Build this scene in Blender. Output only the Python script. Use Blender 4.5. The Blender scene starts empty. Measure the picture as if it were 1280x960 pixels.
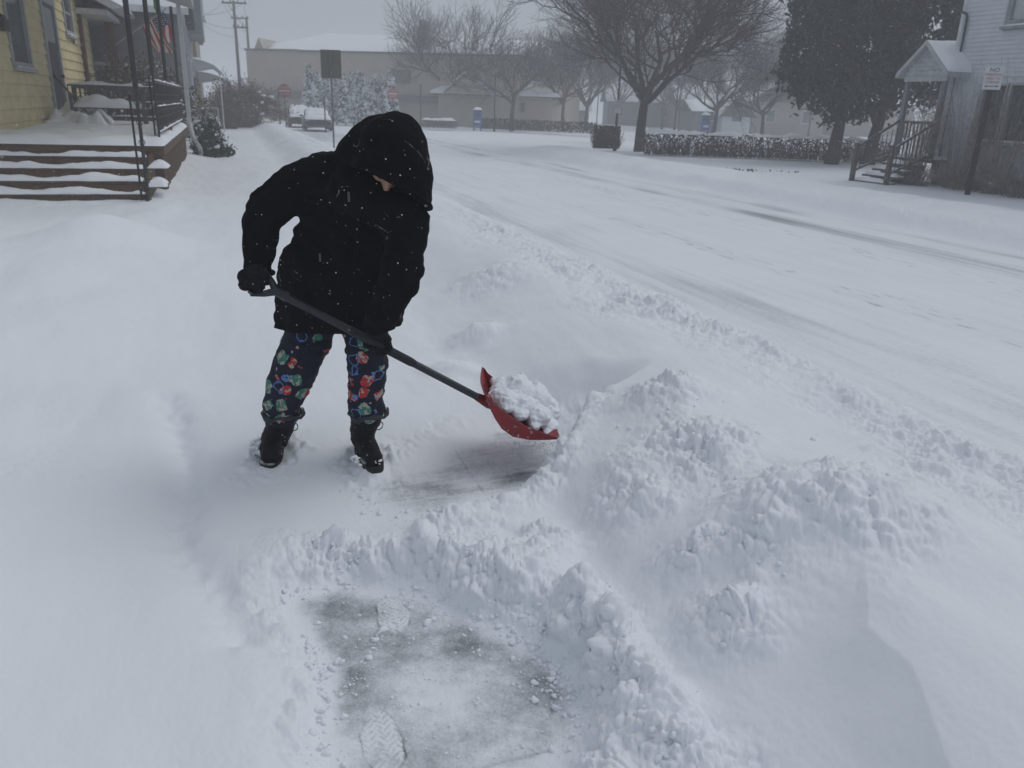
import bpy, math, random
import numpy as np
from mathutils import Vector, Matrix, noise as mnoise
rng = random.Random(7)
nr = np.random.RandomState(11)
sc = bpy.context.scene
COL = sc.collection

EXPO = -.33; HAZE = .0058; SSS = .0; NAZ = 1100; NRA = 1000
# ------------------------------------------------------------------ camera frame
FP = 985.0; PITCH = math.atan(345/985); ROLL = math.radians(2); HC = 1.62
sp, cp, sr, cr = math.sin(PITCH), math.cos(PITCH), math.sin(ROLL), math.cos(ROLL)
FW = Vector((0, cp, -sp)); R0 = Vector((1, 0, 0)); U0 = Vector((0, sp, cp))
RX = cr*R0 + sr*U0; UX = cr*U0 - sr*R0
def ray(x, y): return FW + RX*((x-640)/FP) + UX*((480-y)/FP)
def G(x, y, z=0.0):
    d = ray(x, y); k = (z-HC)/d.z; return Vector((d.x*k, d.y*k, z))
def A(x, y, Y):
    d = ray(x, y); k = Y/d.y; return Vector((d.x*k, Y, HC+d.z*k))
def mpp(P): return (P.y*cp + (HC-P.z)*sp)/FP          # metres per photo pixel at a point
# road frame: s along the street, t across it
ANG = math.radians(19.8); US = (-.3387, .9409); UN = (.9409, .3387)
def W(s, t, z=0.0): return Vector((US[0]*s+UN[0]*t, US[1]*s+UN[1]*t, z))
def ST(p): return (US[0]*p.x+US[1]*p.y, UN[0]*p.x+UN[1]*p.y)

# ------------------------------------------------------------------ numpy noise
def _h(ix, iy, seed):
    n = (ix.astype(np.int64)*374761393 + iy.astype(np.int64)*668265263 + seed*1442695041) & 0xffffffff
    n = ((n ^ (n >> 13))*1274126177) & 0xffffffff
    n = ((n ^ (n >> 16))*2246822519) & 0xffffffff
    return ((n ^ (n >> 15)) & 0xffffff)/float(0xffffff)
_PR = np.random.RandomState(5); _PM = _PR.permutation(4096).astype(np.int32)
_GA = _PR.rand(4096)*6.28318; _GX = np.cos(_GA).astype(np.float32); _GY = np.sin(_GA).astype(np.float32)
def vn(x, y, seed=0):
    ix = np.floor(x).astype(np.int32); iy = np.floor(y).astype(np.int32)
    fx = (x-ix).astype(np.float32); fy = (y-iy).astype(np.float32)
    r0 = _PM[(iy+seed*131) & 4095]; r1 = _PM[(iy+1+seed*131) & 4095]; i1 = ix+1
    a = (ix+r0) & 4095; b = (i1+r0) & 4095; c = (ix+r1) & 4095; d = (i1+r1) & 4095
    a = _PM[a]; b = _PM[b]; c = _PM[c]; d = _PM[d]
    u = fx*fx*fx*(fx*(fx*6-15)+10); v = fy*fy*fy*(fy*(fy*6-15)+10)
    p = _GX[a]*fx+_GY[a]*fy; q = _GX[b]*(fx-1)+_GY[b]*fy
    p = p+(q-p)*u; r = _GX[c]*fx+_GY[c]*(fy-1); q = _GX[d]*(fx-1)+_GY[d]*(fy-1); r = r+(q-r)*u
    return 1.5*(p+(r-p)*v)
def vn3(x, y, z, seed=0):
    ix = np.floor(x).astype(np.int32); iy = np.floor(y).astype(np.int32); iz = np.floor(z).astype(np.int32)
    fx = (x-ix).astype(np.float32); fy = (y-iy).astype(np.float32); fz = (z-iz).astype(np.float32)
    u = fx*fx*(3-2*fx); v = fy*fy*(3-2*fy); w_ = fz*fz*(3-2*fz); out = 0
    for c in (0, 1):
        rz = _PM[(iz+c+seed*57) & 4095]
        for b in (0, 1):
            ry = _PM[(iy+b+rz) & 4095]
            for a in (0, 1):
                k = _PM[(ix+a+ry) & 4095]; k2 = _PM[k]; gz_ = _GX[k2]
                out = out+(_GX[k]*(fx-a)+_GY[k]*(fy-b)+gz_*(fz-c))*(u if a else 1-u)*(v if b else 1-v)*(w_ if c else 1-w_)
    return out*1.3
def fbm(x, y, o=4, seed=0, g=.5):
    a = 1.; r = 0; t = 0
    for i in range(o):
        r = r+a*vn(x*2**i+i*17.3, y*2**i-i*9.1, seed+i); t += a; a *= g
    return r/t
def clod(x, y, seed=0, fill=.75):
    """rounded lumps: height 0..1 of a field of jittered domes of random size"""
    ix = np.floor(x); iy = np.floor(y); best = np.zeros_like(x)
    for a in (-1, 0, 1):
        for b in (-1, 0, 1):
            cx = ix+a; cy = iy+b
            px = cx+_h(cx, cy, seed+1); py = cy+_h(cx, cy, seed+2)
            r = .3+.5*_h(cx, cy, seed+3)
            on = (_h(cx, cy, seed+4) < fill)
            d2 = ((x-px)**2+(y-py)**2)/(r*r)
            best = np.maximum(best, np.where(on, np.maximum(0, 1-d2)**.72*r, 0))
    return best
def sm(a, b, x):
    t = np.clip((x-a)/(b-a), 0, 1); return t*t*(3-2*t)
def bump(x, c, w): return np.exp(-((x-c)/w)**2)
def poly_sd(x, y, P):
    r = np.full(x.shape, 5.); mk = (x*x+y*y) < 30; r[mk] = _poly_sd(x[mk], y[mk], P); return r
def _poly_sd(x, y, P):
    """signed distance to polygon, negative inside"""
    d = np.full(x.shape, 1e9); ins = np.zeros(x.shape, bool)
    n = len(P)
    for i in range(n):
        ax, ay = P[i]; bx, by = P[(i+1) % n]
        ex, ey = bx-ax, by-ay; wx, wy = x-ax, y-ay
        k = np.clip((wx*ex+wy*ey)/(ex*ex+ey*ey), 0, 1)
        d = np.minimum(d, (wx-ex*k)**2+(wy-ey*k)**2)
        c = ((ay > y) != (by > y)) & (x < (bx-ax)*(y-ay)/((by-ay) if by != ay else 1e-9)+ax)
        ins ^= c
    d = np.sqrt(d); return np.where(ins, -d, d)
def side_sd(x, y, P):
    r = np.full(x.shape, 5.); mk = (x*x+y*y) < 40; r[mk] = _side_sd(x[mk], y[mk], P); return r
def _side_sd(x, y, P):
    """signed distance to an open polyline (positive on its right)"""
    d = np.full(x.shape, 1e9); s = np.zeros(x.shape)
    for i in range(len(P)-1):
        ax, ay = P[i]; bx, by = P[i+1]; ex, ey = bx-ax, by-ay; wx, wy = x-ax, y-ay
        k = np.clip((wx*ex+wy*ey)/(ex*ex+ey*ey), 0, 1)
        q = np.sqrt((wx-ex*k)**2+(wy-ey*k)**2); c = (ex*wy-ey*wx)
        m = q < d; d = np.where(m, q, d); s = np.where(m, np.sign(-c), s)
    return d*s

# ------------------------------------------------------------------ terrain
NEARP = [tuple(G(*q, 0)[:2]) for q in [(350, 762), (372, 744), (430, 733), (520, 742), (600, 775), (650, 800), (700, 845), (742, 905), (720, 935), (700, 990), (640, 1090), (420, 1090), (400, 955), (402, 900), (404, 850), (385, 800)]]
FARP = [tuple(G(*q, .01)[:2]) for q in [(440, 610), (480, 588), (560, 562), (615, 535), (665, 535), (705, 546), (700, 580), (657, 612), (620, 628), (560, 648), (480, 650)]]
MOUNDS = [  # px, py, z, radius across, radius along, height, roughness
    (1020, 640, .38, .27, .23, .10, 1.0), (1090, 670, .36, .2, .2, .07, .8), (960, 655, .34, .12, .12, .06, .8),
    (835, 505, .34, .2, .15, .075, .8), (870, 570, .32, .22, .2, .06, .9), (790, 590, .3, .12, .2, .05, .9),
    (905, 780, .22, .13, .11, .04, .7), (870, 700, .25, .1, .08, .05, .9), (940, 700, .3, .1, .06, .05, .8),
    (725, 745, .12, .05, .07, .12, .3), (590, 720, .1, .16, .12, .06, .9), (540, 700, .08, .12, .08, .045, .9),
    (650, 700, .1, .15, .1, .055, .8), (690, 670, .1, .09, .09, .045, .8), (560, 660, .05, .2, .07, .035, .9), (430, 690, .06, .24, .09, .06, 1.0),
    (760, 800, .12, .09, .14, .10, 1.0), (800, 870, .12, .1, .1, .08, 1.0), (850, 945, .1, .08, .08, .09, .9), (690, 790, .08, .07, .07, .07, 1.0),
    (712, 512, .2, .14, .2, .045, .45), (595, 395, .3, .16, .12, .09, .4), (565, 430, .25, .12, .1, .07, .4), (620, 350, .3, .3, .3, .05, .5),
    (140, 292, .25, .55, .6, .24, 0), (60, 330, .2, 1.1, 1.0, .09, 0), (40, 420, .2, .5, .9, .07, 0), (230, 480, .2, .7, .25, .04, 0)]
MW = []
for (px, py, z, rx, ry, h, ro) in MOUNDS:
    g = G(px, py, z); MW.append((g.x, g.y, rx, ry, h, ro))
EDGE1 = [tuple(G(*q, .3)[:2]) for q in [(1070, 735), (1071, 775), (1080, 805), (1132, 850), (1150, 885), (1176, 925), (1200, 975), (1230, 1060)]]
EDGE2 = [tuple(G(*q, .12)[:2]) for q in [(690, 610), (715, 645), (745, 690), (770, 740), (800, 800), (850, 870), (910, 960), (960, 1060)]]
TRENCH = [tuple(G(*q, .15)[:2]) for q in [(205, 485), (225, 540), (228, 600), (215, 650), (260, 700), (300, 760)]]
STRIP = [tuple(G(*q, .1)[:2]) for q in [(370, 700), (470, 690), (560, 680), (640, 720), (700, 770), (770, 850), (830, 930), (860, 1010)]]
ROUGH = [None]
PRINTS = [(478, 930, .35, .115), (491, 770, .3, .095)]
FEET = []
def terrain(x, y, fine=True):
    s = US[0]*x+US[1]*y; t = UN[0]*x+UN[1]*y
    # yard and walk, left
    h = .075+.13*sm(-.1, -1.6, t)+.085*fbm(x*.4, y*.4, 3, 3)*sm(.6, -.8, t)
    rid = vn(s*.25+.35*vn(s*.5, t*.5, 8), t*.9+.5*vn(s*.3, t*.3, 9), 5)
    h = h+.11*np.maximum(0, rid)*sm(-.2, -1.2, t)*sm(1, 3, s)
    h = h+.022*fbm(s*.8, t*2.2, 3, 31)
    # ground beyond the yards is a little higher
    h = h+.05*sm(9, 13, s)*sm(-.6, -2, t)
    h = h-.17*np.exp(-((s-11.9)/1.5)**2)*sm(-.9, -1.7, t)
    # bank between walk and street
    wob = .16*vn(s*.55, .3+0*s, 12)+.06*vn(s*1.9, .7+0*s, 13)
    tb = t+wob
    toe = .75+.5*sm(2.6, 4.2, s)
    bank = sm(toe, toe+1.05, tb)*(1-sm(2.75, 3.45, t+.06*vn(s*2.3, 0*s, 14)))
    h = h*(1-sm(2.9, 3.5, t))+bank*(.31+.06*fbm(s*.7, t*.7, 3, 15))+(-.03)*sm(2.9, 3.5, t)
    plow = sm(2.0, 2.7, tb+.25*vn(s*.9, t*.9, 24))*(.55+.6*np.clip(vn(s*1.1, t*1.3, 25)+.5, 0, 1))*(1-sm(3.25, 3.52, t+.07*vn(s*2.3, 0*s, 14)+.05*vn(s*7.3, 0*s, 16)))
    farb = sm(10.3, 11.0, t+.25*vn(s*.6, 0*s, 17)+.1*vn(s*2.3, 0*s, 18))*(1-sm(11.6, 14.5, t))*(1-sm(29, 33, s))
    yard2 = sm(10.5, 12.5, t)*(1-sm(29, 34, s))
    h = h+farb*(.22+.08*fbm(s*.9, t*.9, 3, 19))+yard2*(.12+.03*fbm(s*.3, t*.3, 2, 20))
    # far mounds pushed up round the junction
    h = h+.45*np.maximum(0, fbm(s*.16, t*.16, 3, 22))*sm(48, 56, s)*sm(12, 16, t)
    h = h+.25*np.maximum(0, fbm(s*.3, t*.3, 3, 23))*sm(30, 38, s)*bump(t, 13.2, 1.8)
    rough = .72*plow+.25*farb*sm(20, 8, s)+.4*farb
    yardsoft = sm(0.2, -.6, t)
    # hand-made mounds
    for (mx, my, rx, ry, mh, ro) in MW:
        q = ((x-mx)/rx)**2+((y-my)/ry)**2
        k = np.nonzero(q < 9)[0]; qq = q[k]
        qq = qq*(1+.55*vn(x[k]*.8/rx+mx, y[k]*.8/ry, 44)*(rx < .5)); h[k] += mh*1.05/(1+np.exp((np.sqrt(np.maximum(qq, 0))-.95)*3.1)); rough[k] = np.maximum(rough[k], ro*np.exp(-qq*.8))
    # carved drift edges on the bank
    d1 = side_sd(x, y, EDGE1); d1 = np.where(np.abs(d1) < 4.9, -d1+.02*vn(x*4, y*4, 96), 9); dn = np.minimum(d1, 0); h = h-.085*(1-np.exp(dn/.13))*np.exp(-(dn/.45)**2)*sm(1.70, 1.30, s)+.02*np.exp(-(d1/.5)**2)*(d1 > 0)*sm(1.70, 1.30, s)+.02*(d1 <= 0)*np.exp(-(dn/.2)**2)*sm(1.70, 1.30, s)
    d2 = np.abs(side_sd(x, y, EDGE2)); h = h-.04*np.exp(-(d2/.11)**2)
    tr = np.abs(side_sd(x, y, TRENCH)); h = h-.05*np.exp(-(tr/.08)**2)*(1+.5*fbm(x*9, y*9, 2, 41))
    # shovelled patches
    pn = .05*fbm(x*3.2, y*3.2, 2, 50)
    sd1 = poly_sd(x, y, NEARP)+pn; sd2 = poly_sd(x, y, FARP)+pn
    sd = np.minimum(sd1, sd2)
    cut = sm(-.04, .15+.08*sm(.5, .1, t), sd1)*sm(-.05, .12+.45*np.maximum(sm(3.25, 3.6, s), sm(.75, .45, t)), sd2)
    # loose clods along the cut edges and on the strip between the patches
    ring = np.exp(-((sd-.10)/.12)**2)*sm(-.5, .1, t+.55)
    ringl = np.exp(-((sd1-.05)/.06)**2)*.6
    rough = np.maximum(rough, np.maximum(.65*ring*(sm(.2, .7, t)*.8+.2), ringl))
    film = .004+.006*np.maximum(0, fbm(x*4, y*4, 4, 52))
    h = h*cut+film*(1-cut)+.018*ring*cut*(.5+.8*sm(.2, .8, t))
    rough = rough*sm(.03, .45, cut)*(1-.8*yardsoft*(ringl < .2))
    if fine:
        strip = np.abs(side_sd(x, y, STRIP)); rough = np.maximum(rough, .72*np.exp(-(strip/.17)**2)*sm(.03, .4, cut))
        rl = np.clip(rough*(.6+1.1*fbm(x*2.2, y*2.2, 3, 62)+.15), 0, 1.3)
        rl = rl+.2*sm(.12, .4, fbm(x*1.3, y*1.3, 3, 97))*sm(-.6, -1.0, t)*sm(7, 4, s)*(s > -1)
        mk = rl > .02
        xm, ym, sm_, tm = x[mk], y[mk], s[mk], t[mk]
        wx = xm+.05*vn(xm*6, ym*6, 60)+.012*vn(xm*25, ym*25, 64); wy = ym+.05*vn(xm*6+9, ym*6, 61)+.012*vn(xm*25+5, ym*25, 65)
        c = .03*fbm(wx*4, wy*4, 2, 71)
        ROUGH[0] = (mk, rl[mk])
        h[mk] += rl[mk]*c*.85
        near = (x*x+y*y) < 900
        h[near] += .0014*fbm(s[near]*7, t[near]*22, 3, 77)+.0012*fbm(x[near]*60, y[near]*60, 2, 78)
        mk = near & (t > .4) & (t < 3.6)
        xm, ym = x[mk], y[mk]
        sp_ = clod(xm*28+.3*vn(xm*20, ym*20, 86), ym*28+.3*vn(xm*20, ym*20, 87), 80, .06); h[mk] += 0*sp_*(sm(.4, .9, t)*cut)[mk]*sm(.1, .5, fbm(xm*1.3, ym*1.3, 2, 81)+.45)
        mk = (t < 0) & (s < 7) & (s > 0)
        xm, ym = x[mk]*7, y[mk]*7
        sp2 = clod(xm+.5*vn(xm*2, ym*2, 88), ym+.5*vn(xm*2, ym*2, 89), 84, .03); h[mk] += .016*sp2*sm(6, 3, s[mk])*sm(0, -.3, t[mk])
        # wheel tracks: shallow ruts with tread chatter
        on = sm(3.6, 4.0, t)*(1-sm(9.9, 10.4, t))
        h = h+on*.010*fbm(s*.5, t*3.2, 4, 82)
        for tt in (5.7, 6.1, 7.6, 8.1):
            tw = tt+.1*vn(s*.15, 0*s+tt, 83)
            h = h-on*bump(t, tw, .11)*.012*(.7+.5*vn(s*11, t*2, 85))
    for (fx, fy, rr) in FEET:
        q = np.sqrt((x-fx)**2+((y-fy)/1.5)**2)/rr
        q = q*(1+.35*vn(x*9, y*9, 91)+.2*vn(x*25, y*25, 92)); h = h*sm(.3, 1.0, q)+.055*(1-sm(.3, 1.0, q))+.012*np.exp(-((q-1.35)/.35)**2)*(.3+1.4*np.abs(vn(x*16, y*16, 90)))
    return h, sd1, sd2, s, t, cut
for (px, py) in [(338, 575), (343, 562), (466, 580), (456, 566)]:
    g = G(px, py, .08); FEET.append((g.x, g.y+.02, .085))
def gz(x, y):
    return float(terrain(np.array([float(x)]), np.array([float(y)]))[0][0])

# ------------------------------------------------------------------ materials
MATS = {}
def nodes(name):
    m = bpy.data.materials.new(name); m.use_nodes = True
    nt = m.node_tree; b = nt.nodes['Principled BSDF']; return m, nt, b
def N(nt, t, **k):
    n = nt.nodes.new(t)
    for a, v in k.items():
        if a.startswith('i_'): n.inputs[a[2:].replace('_', ' ')].default_value = v
        else: setattr(n, a, v)
    return n
def mixc(nt, fac, a, b):
    n = nt.nodes.new('ShaderNodeMix'); n.data_type = 'RGBA'
    for i, v in ((6, a), (7, b)):
        if isinstance(v, (tuple, list)): n.inputs[i].default_value = (*v[:3], 1)
        else: nt.links.new(v, n.inputs[i])
    if isinstance(fac, (float, int)): n.inputs[0].default_value = fac
    else: nt.links.new(fac, n.inputs[0])
    return n.outputs[2]
def ramp(nt, src, a, b):
    n = nt.nodes.new('ShaderNodeMapRange'); n.interpolation_type = 'SMOOTHSTEP'
    n.inputs[1].default_value = a; n.inputs[2].default_value = b; nt.links.new(src, n.inputs[0]); return n.outputs[0]
def math_(nt, op, a, b=None):
    n = nt.nodes.new('ShaderNodeMath'); n.operation = op
    for i, v in enumerate((a, b)):
        if v is None: continue
        if isinstance(v, (float, int)): n.inputs[i].default_value = v
        else: nt.links.new(v, n.inputs[i])
    return n.outputs[0]
def coords(nt, scale=(1, 1, 1), obj=True):
    tc = N(nt, 'ShaderNodeTexCoord'); mp = N(nt, 'ShaderNodeMapping'); mp.inputs['Scale'].default_value = scale
    nt.links.new(tc.outputs['Object' if obj else 'Generated'], mp.inputs[0]); return mp.outputs[0]
def noise(nt, vec, scale, detail=4, rough=.5):
    n = N(nt, 'ShaderNodeTexNoise'); n.inputs['Scale'].default_value = scale
    n.inputs['Detail'].default_value = detail; n.inputs['Roughness'].default_value = rough
    nt.links.new(vec, n.inputs['Vector']); return n.outputs['Fac']
SNOW = (.84, .865, .905)
def mat(name, col, rough=.7, var=.25, vs=6., bump=.0, bs=40., dust=0., metal=0., stretch=(1, 1, 1), col2=None, specks=0., streak=False):
    if name in MATS: return MATS[name]
    m, nt, b = nodes(name); v = coords(nt, stretch)
    f = noise(nt, v, vs, 5, .6); c2 = col2 or tuple(c*(1-var) for c in col)
    c = mixc(nt, ramp(nt, f, .35, .65), col, c2)
    if dust > 0:   # snow lodged on faces that look up, broken by noise
        ge = N(nt, 'ShaderNodeNewGeometry'); sx = N(nt, 'ShaderNodeSeparateXYZ'); nt.links.new(ge.outputs['Normal'], sx.inputs[0])
        k = math_(nt, 'ADD', sx.outputs[2], math_(nt, 'MULTIPLY', noise(nt, coords(nt), 9., 4), 1.2))
        k = ramp(nt, k, 1.75-dust, 1.95-dust); c = mixc(nt, k, c, SNOW)
    if specks > 0:
        vo = N(nt, 'ShaderNodeTexVoronoi'); vo.inputs['Scale'].default_value = 58.; nt.links.new(coords(nt), vo.inputs['Vector'])
        cs = N(nt, 'ShaderNodeSeparateXYZ'); nt.links.new(vo.outputs['Color'], cs.inputs[0])
        rad = math_(nt, 'MULTIPLY', ramp(nt, cs.outputs[0], 1-specks, 1.0), .17)
        k = math_(nt, 'LESS_THAN', vo.outputs['Distance'], rad)
        c = mixc(nt, math_(nt, 'MULTIPLY', k, .8), c, SNOW)
    if streak:
        a = math_(nt, 'ABSOLUTE', math_(nt, 'SUBTRACT', noise(nt, coords(nt, (1, 1, 1.6)), 4.5, 2), .5))
        k = math_(nt, 'MULTIPLY', ramp(nt, a, .006, .001), ramp(nt, noise(nt, coords(nt), 5.5, 3), .56, .66))
        c = mixc(nt, math_(nt, 'MULTIPLY', k, math_(nt, 'MULTIPLY', ramp(nt, noise(nt, coords(nt), 90, 3), .4, .6), .45)), c, SNOW)
    nt.links.new(c, b.inputs['Base Color']); b.inputs['Roughness'].default_value = rough; b.inputs['Metallic'].default_value = metal
    if bump > 0:
        bp = N(nt, 'ShaderNodeBump'); bp.inputs['Strength'].default_value = .6; bp.inputs['Distance'].default_value = bump
        nt.links.new(noise(nt, v, bs, 4), bp.inputs['Height']); nt.links.new(bp.outputs[0], b.inputs['Normal'])
    MATS[name] = m; return m
def snow_mat():
    m, nt, b = nodes('snow')
    v = coords(nt)
    c = mixc(nt, ramp(nt, noise(nt, v, .7, 4), .3, .7), (.86, .885, .925), (.83, .86, .905))
    nt.links.new(c, b.inputs['Base Color']); b.inputs['Roughness'].default_value = .75
    b.inputs['Specular IOR Level'].default_value = .3
    bp = N(nt, 'ShaderNodeBump'); bp.inputs['Strength'].default_value = .22; bp.inputs['Distance'].default_value = .005
    h = math_(nt, 'ADD', noise(nt, v, 60, 5, .7), math_(nt, 'MULTIPLY', noise(nt, v, 14, 3), 1.5))
    nt.links.new(h, bp.inputs['Height']); nt.links.new(bp.outputs[0], b.inputs['Normal'])
    return m
def ground_mat(name, bare1, bare2):
    """snow whose cover thins to the paving where the 'bare' attribute rises"""
    m, nt, b = nodes(name); v = coords(nt)
    at = N(nt, 'ShaderNodeAttribute'); at.attribute_name = 'bare'
    n1 = noise(nt, v, 26, 6, .75); n2 = noise(nt, v, 130, 4, .7)
    k = math_(nt, 'ADD', at.outputs['Fac'], math_(nt, 'MULTIPLY', math_(nt, 'SUBTRACT', n1, .5), .55))
    k = math_(nt, 'ADD', k, math_(nt, 'MULTIPLY', math_(nt, 'SUBTRACT', n2, .5), .5))
    k = ramp(nt, k, .15, 1.05)
    snow = mixc(nt, ramp(nt, noise(nt, v, .7, 4), .3, .7), (.86, .885, .925), (.825, .855, .90))
    bare = mixc(nt, ramp(nt, noise(nt, v, 90, 4, .7), .3, .7), bare1, bare2)
    nt.links.new(mixc(nt, k, snow, bare), b.inputs['Base Color'])
    r = math_(nt, 'SUBTRACT', .8, math_(nt, 'MULTIPLY', k, .3)); nt.links.new(r, b.inputs['Roughness'])
    b.inputs['Specular IOR Level'].default_value = .3
    bp = N(nt, 'ShaderNodeBump'); bp.inputs['Strength'].default_value = .2; bp.inputs['Distance'].default_value = .005
    h = math_(nt, 'ADD', noise(nt, v, 70, 5, .7), math_(nt, 'MULTIPLY', noise(nt, v, 16, 3), 1.2))
    nt.links.new(h, bp.inputs['Height']); nt.links.new(bp.outputs[0], b.inputs['Normal'])
    return m
M_SNOW = snow_mat()

# ------------------------------------------------------------------ object helpers
def tag(o, label=None, cat=None, group=None, kind=None):
    if label: o['label'] = label
    if cat: o['category'] = cat
    if group: o['group'] = group
    if kind: o['kind'] = kind
    return o
def thing(name, loc, label, cat, group=None, rz=0.):
    o = bpy.data.objects.new(name, None); COL.objects.link(o); o.location = loc; o.rotation_euler = (0, 0, rz)
    o.empty_display_size = .2
    return tag(o, label, cat, group)
def sthing(name, s, t, z, label, cat, group=None):           # a thing turned to the street
    o = thing(name, W(s, t, z), label, cat, group, ANG); ORIG[o.name] = (t, s, z); return o
ORIG = {}
def origin(o):
    while o.parent: o = o.parent
    return o
def link(name, me, m, parent=None, smooth=False):
    o = bpy.data.objects.new(name, me); COL.objects.link(o)
    if m and not me.materials: me.materials.append(m)
    if smooth: me.polygons.foreach_set('use_smooth', [True]*len(me.polygons))
    if parent: o.parent = parent
    return o
def np_mesh(name, V, Fc, k):
    me = bpy.data.meshes.new(name); V = np.asarray(V, np.float32); Fc = np.asarray(Fc, np.int32)
    me.vertices.add(len(V)); me.vertices.foreach_set('co', V.ravel())
    me.loops.add(Fc.size); me.loops.foreach_set('vertex_index', Fc.ravel())
    me.polygons.add(len(Fc)); me.polygons.foreach_set('loop_start', np.arange(0, Fc.size, k, dtype=np.int32))
    me.update(calc_edges=True); return me
class MB:
    """collects boxes, tubes and sheets as ONE mesh; coordinates in the street frame (t, s, z) or the thing's own"""
    def __init__(self, parent=None, off=None):
        self.v = []; self.f = []; self.p = parent
        if off is None and parent is not None:
            off = ORIG.get(origin(parent).name)
        self.o = off or (0, 0, 0)
    def add(self, vs, fs):
        n = len(self.v); self.v += [(a[0]-self.o[0], a[1]-self.o[1], a[2]-self.o[2]) for a in vs]
        self.f += [tuple(n+i for i in f) for f in fs]; return self
    def hexa(self, P): return self.add(P, [(3, 2, 1, 0), (4, 5, 6, 7), (0, 1, 5, 4), (1, 2, 6, 5), (2, 3, 7, 6), (3, 0, 4, 7)])
    def box(self, x0, y0, z0, x1, y1, z1):
        return self.hexa([(x0, y0, z0), (x1, y0, z0), (x1, y1, z0), (x0, y1, z0), (x0, y0, z1), (x1, y0, z1), (x1, y1, z1), (x0, y1, z1)])
    def prism(self, pts, ax, a, b):
        """extrude a 2D outline along axis ax (0,1,2) from a to b"""
        def mk(p, q):
            return (q, p[0], p[1]) if ax == 0 else (p[0], q, p[1]) if ax == 1 else (p[0], p[1], q)
        n = len(pts)
        return self.add([mk(p, a) for p in pts]+[mk(p, b) for p in pts],
                        [tuple(range(n-1, -1, -1)), tuple(range(n, 2*n))]+[(i, (i+1) % n, n+(i+1) % n, n+i) for i in range(n)])
    def tube(self, pts, r, n=8, cap=True):
        pts = [Vector(p) for p in pts]; rs = r if isinstance(r, (list, tuple)) else [r]*len(pts)
        vs = []; up = None
        for i, p in enumerate(pts):
            d = (pts[min(i+1, len(pts)-1)]-pts[max(i-1, 0)]); d = d.normalized() if d.length > 1e-9 else Vector((0, 0, 1))
            if up is None: up = Vector((0, 0, 1)) if abs(d.z) < .9 else Vector((1, 0, 0))
            a = d.cross(up); a = a.normalized() if a.length > 1e-6 else Vector((1, 0, 0)); b = d.cross(a).normalized(); pass
            for k in range(n):
                an = 2*math.pi*k/n; vs.append(tuple(p+a*math.cos(an)*rs[i]+b*math.sin(an)*rs[i]))
        fs = [(i*n+k, i*n+(k+1) % n, (i+1)*n+(k+1) % n, (i+1)*n+k) for i in range(len(pts)-1) for k in range(n)]
        if cap: fs += [tuple(range(n)), tuple((len(pts)-1)*n+k for k in range(n-1, -1, -1))]
        return self.add(vs, fs)
    def ball(self, c, r, n=10, m=6, sc=(1, 1, 1)):
        vs = [(c[0], c[1], c[2]+r*sc[2])]; fs = []
        for i in range(1, m):
            for k in range(n):
                th = math.pi*i/m; ph = 2*math.pi*k/n
                vs.append((c[0]+r*sc[0]*math.sin(th)*math.cos(ph), c[1]+r*sc[1]*math.sin(th)*math.sin(ph), c[2]+r*sc[2]*math.cos(th)))
        vs.append((c[0], c[1], c[2]-r*sc[2])); L = len(vs)-1
        fs += [(0, 1+k, 1+(k+1) % n) for k in range(n)]
        for i in range(m-2):
            fs += [(1+i*n+k, 1+(i+1)*n+k, 1+(i+1)*n+(k+1) % n, 1+i*n+(k+1) % n) for k in range(n)]
        fs += [(L, 1+(m-2)*n+(k+1) % n, 1+(m-2)*n+k) for k in range(n)]
        return self.add(vs, fs)
    def slab(self, P0, eu, ev, nn, th, nu=20, nv=20, seed=0, rag=.03, lump=.3):
        """a lumpy layer of snow on the rectangle P0 + u*eu + v*ev, offset along nn"""
        P0, eu, ev, nn = map(Vector, (P0, eu, ev, nn)); lu, lv = eu.length, ev.length; a, b = eu.normalized(), ev.normalized(); vs = []
        for j in range(nv+1):
            for i in range(nu+1):
                u, v = i/nu, j/nv
                eu_ = min(u, 1-u)*lu; ev_ = min(v, 1-v)*lv; e = min(eu_, ev_)
                q = mnoise.fractal(Vector((u*lu*1.7+seed, v*lv*1.7, seed*.37)), 1., 2., 4)
                q2 = mnoise.noise(Vector((u*lu*6+seed, v*lv*6, seed)))
                hh = th*(1-math.exp(-e/(th*.45+.01)))*(1+lump*q*1.6+lump*.25*q2)
                off = rag*mnoise.noise(Vector((u*lu*5, v*lv*5, seed+3)))
                vs.append(tuple(P0+eu*u+ev*v+nn*(hh+.004)+(a*off*(1 if u < .5 else -1) if eu_ < 1e-6 else a*0)+(b*off*(1 if v < .5 else -1) if ev_ < 1e-6 else b*0)))
        w = nu+1
        return self.add(vs, [(j*w+i, j*w+i+1, (j+1)*w+i+1, (j+1)*w+i) for j in range(nv) for i in range(nu)])
    def build(self, name, m, parent=None, smooth=False):
        me = bpy.data.meshes.new(name); me.from_pydata(self.v, [], self.f); me.update()
        return link(name, me, m, parent if parent is not None else self.p, smooth)
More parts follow.
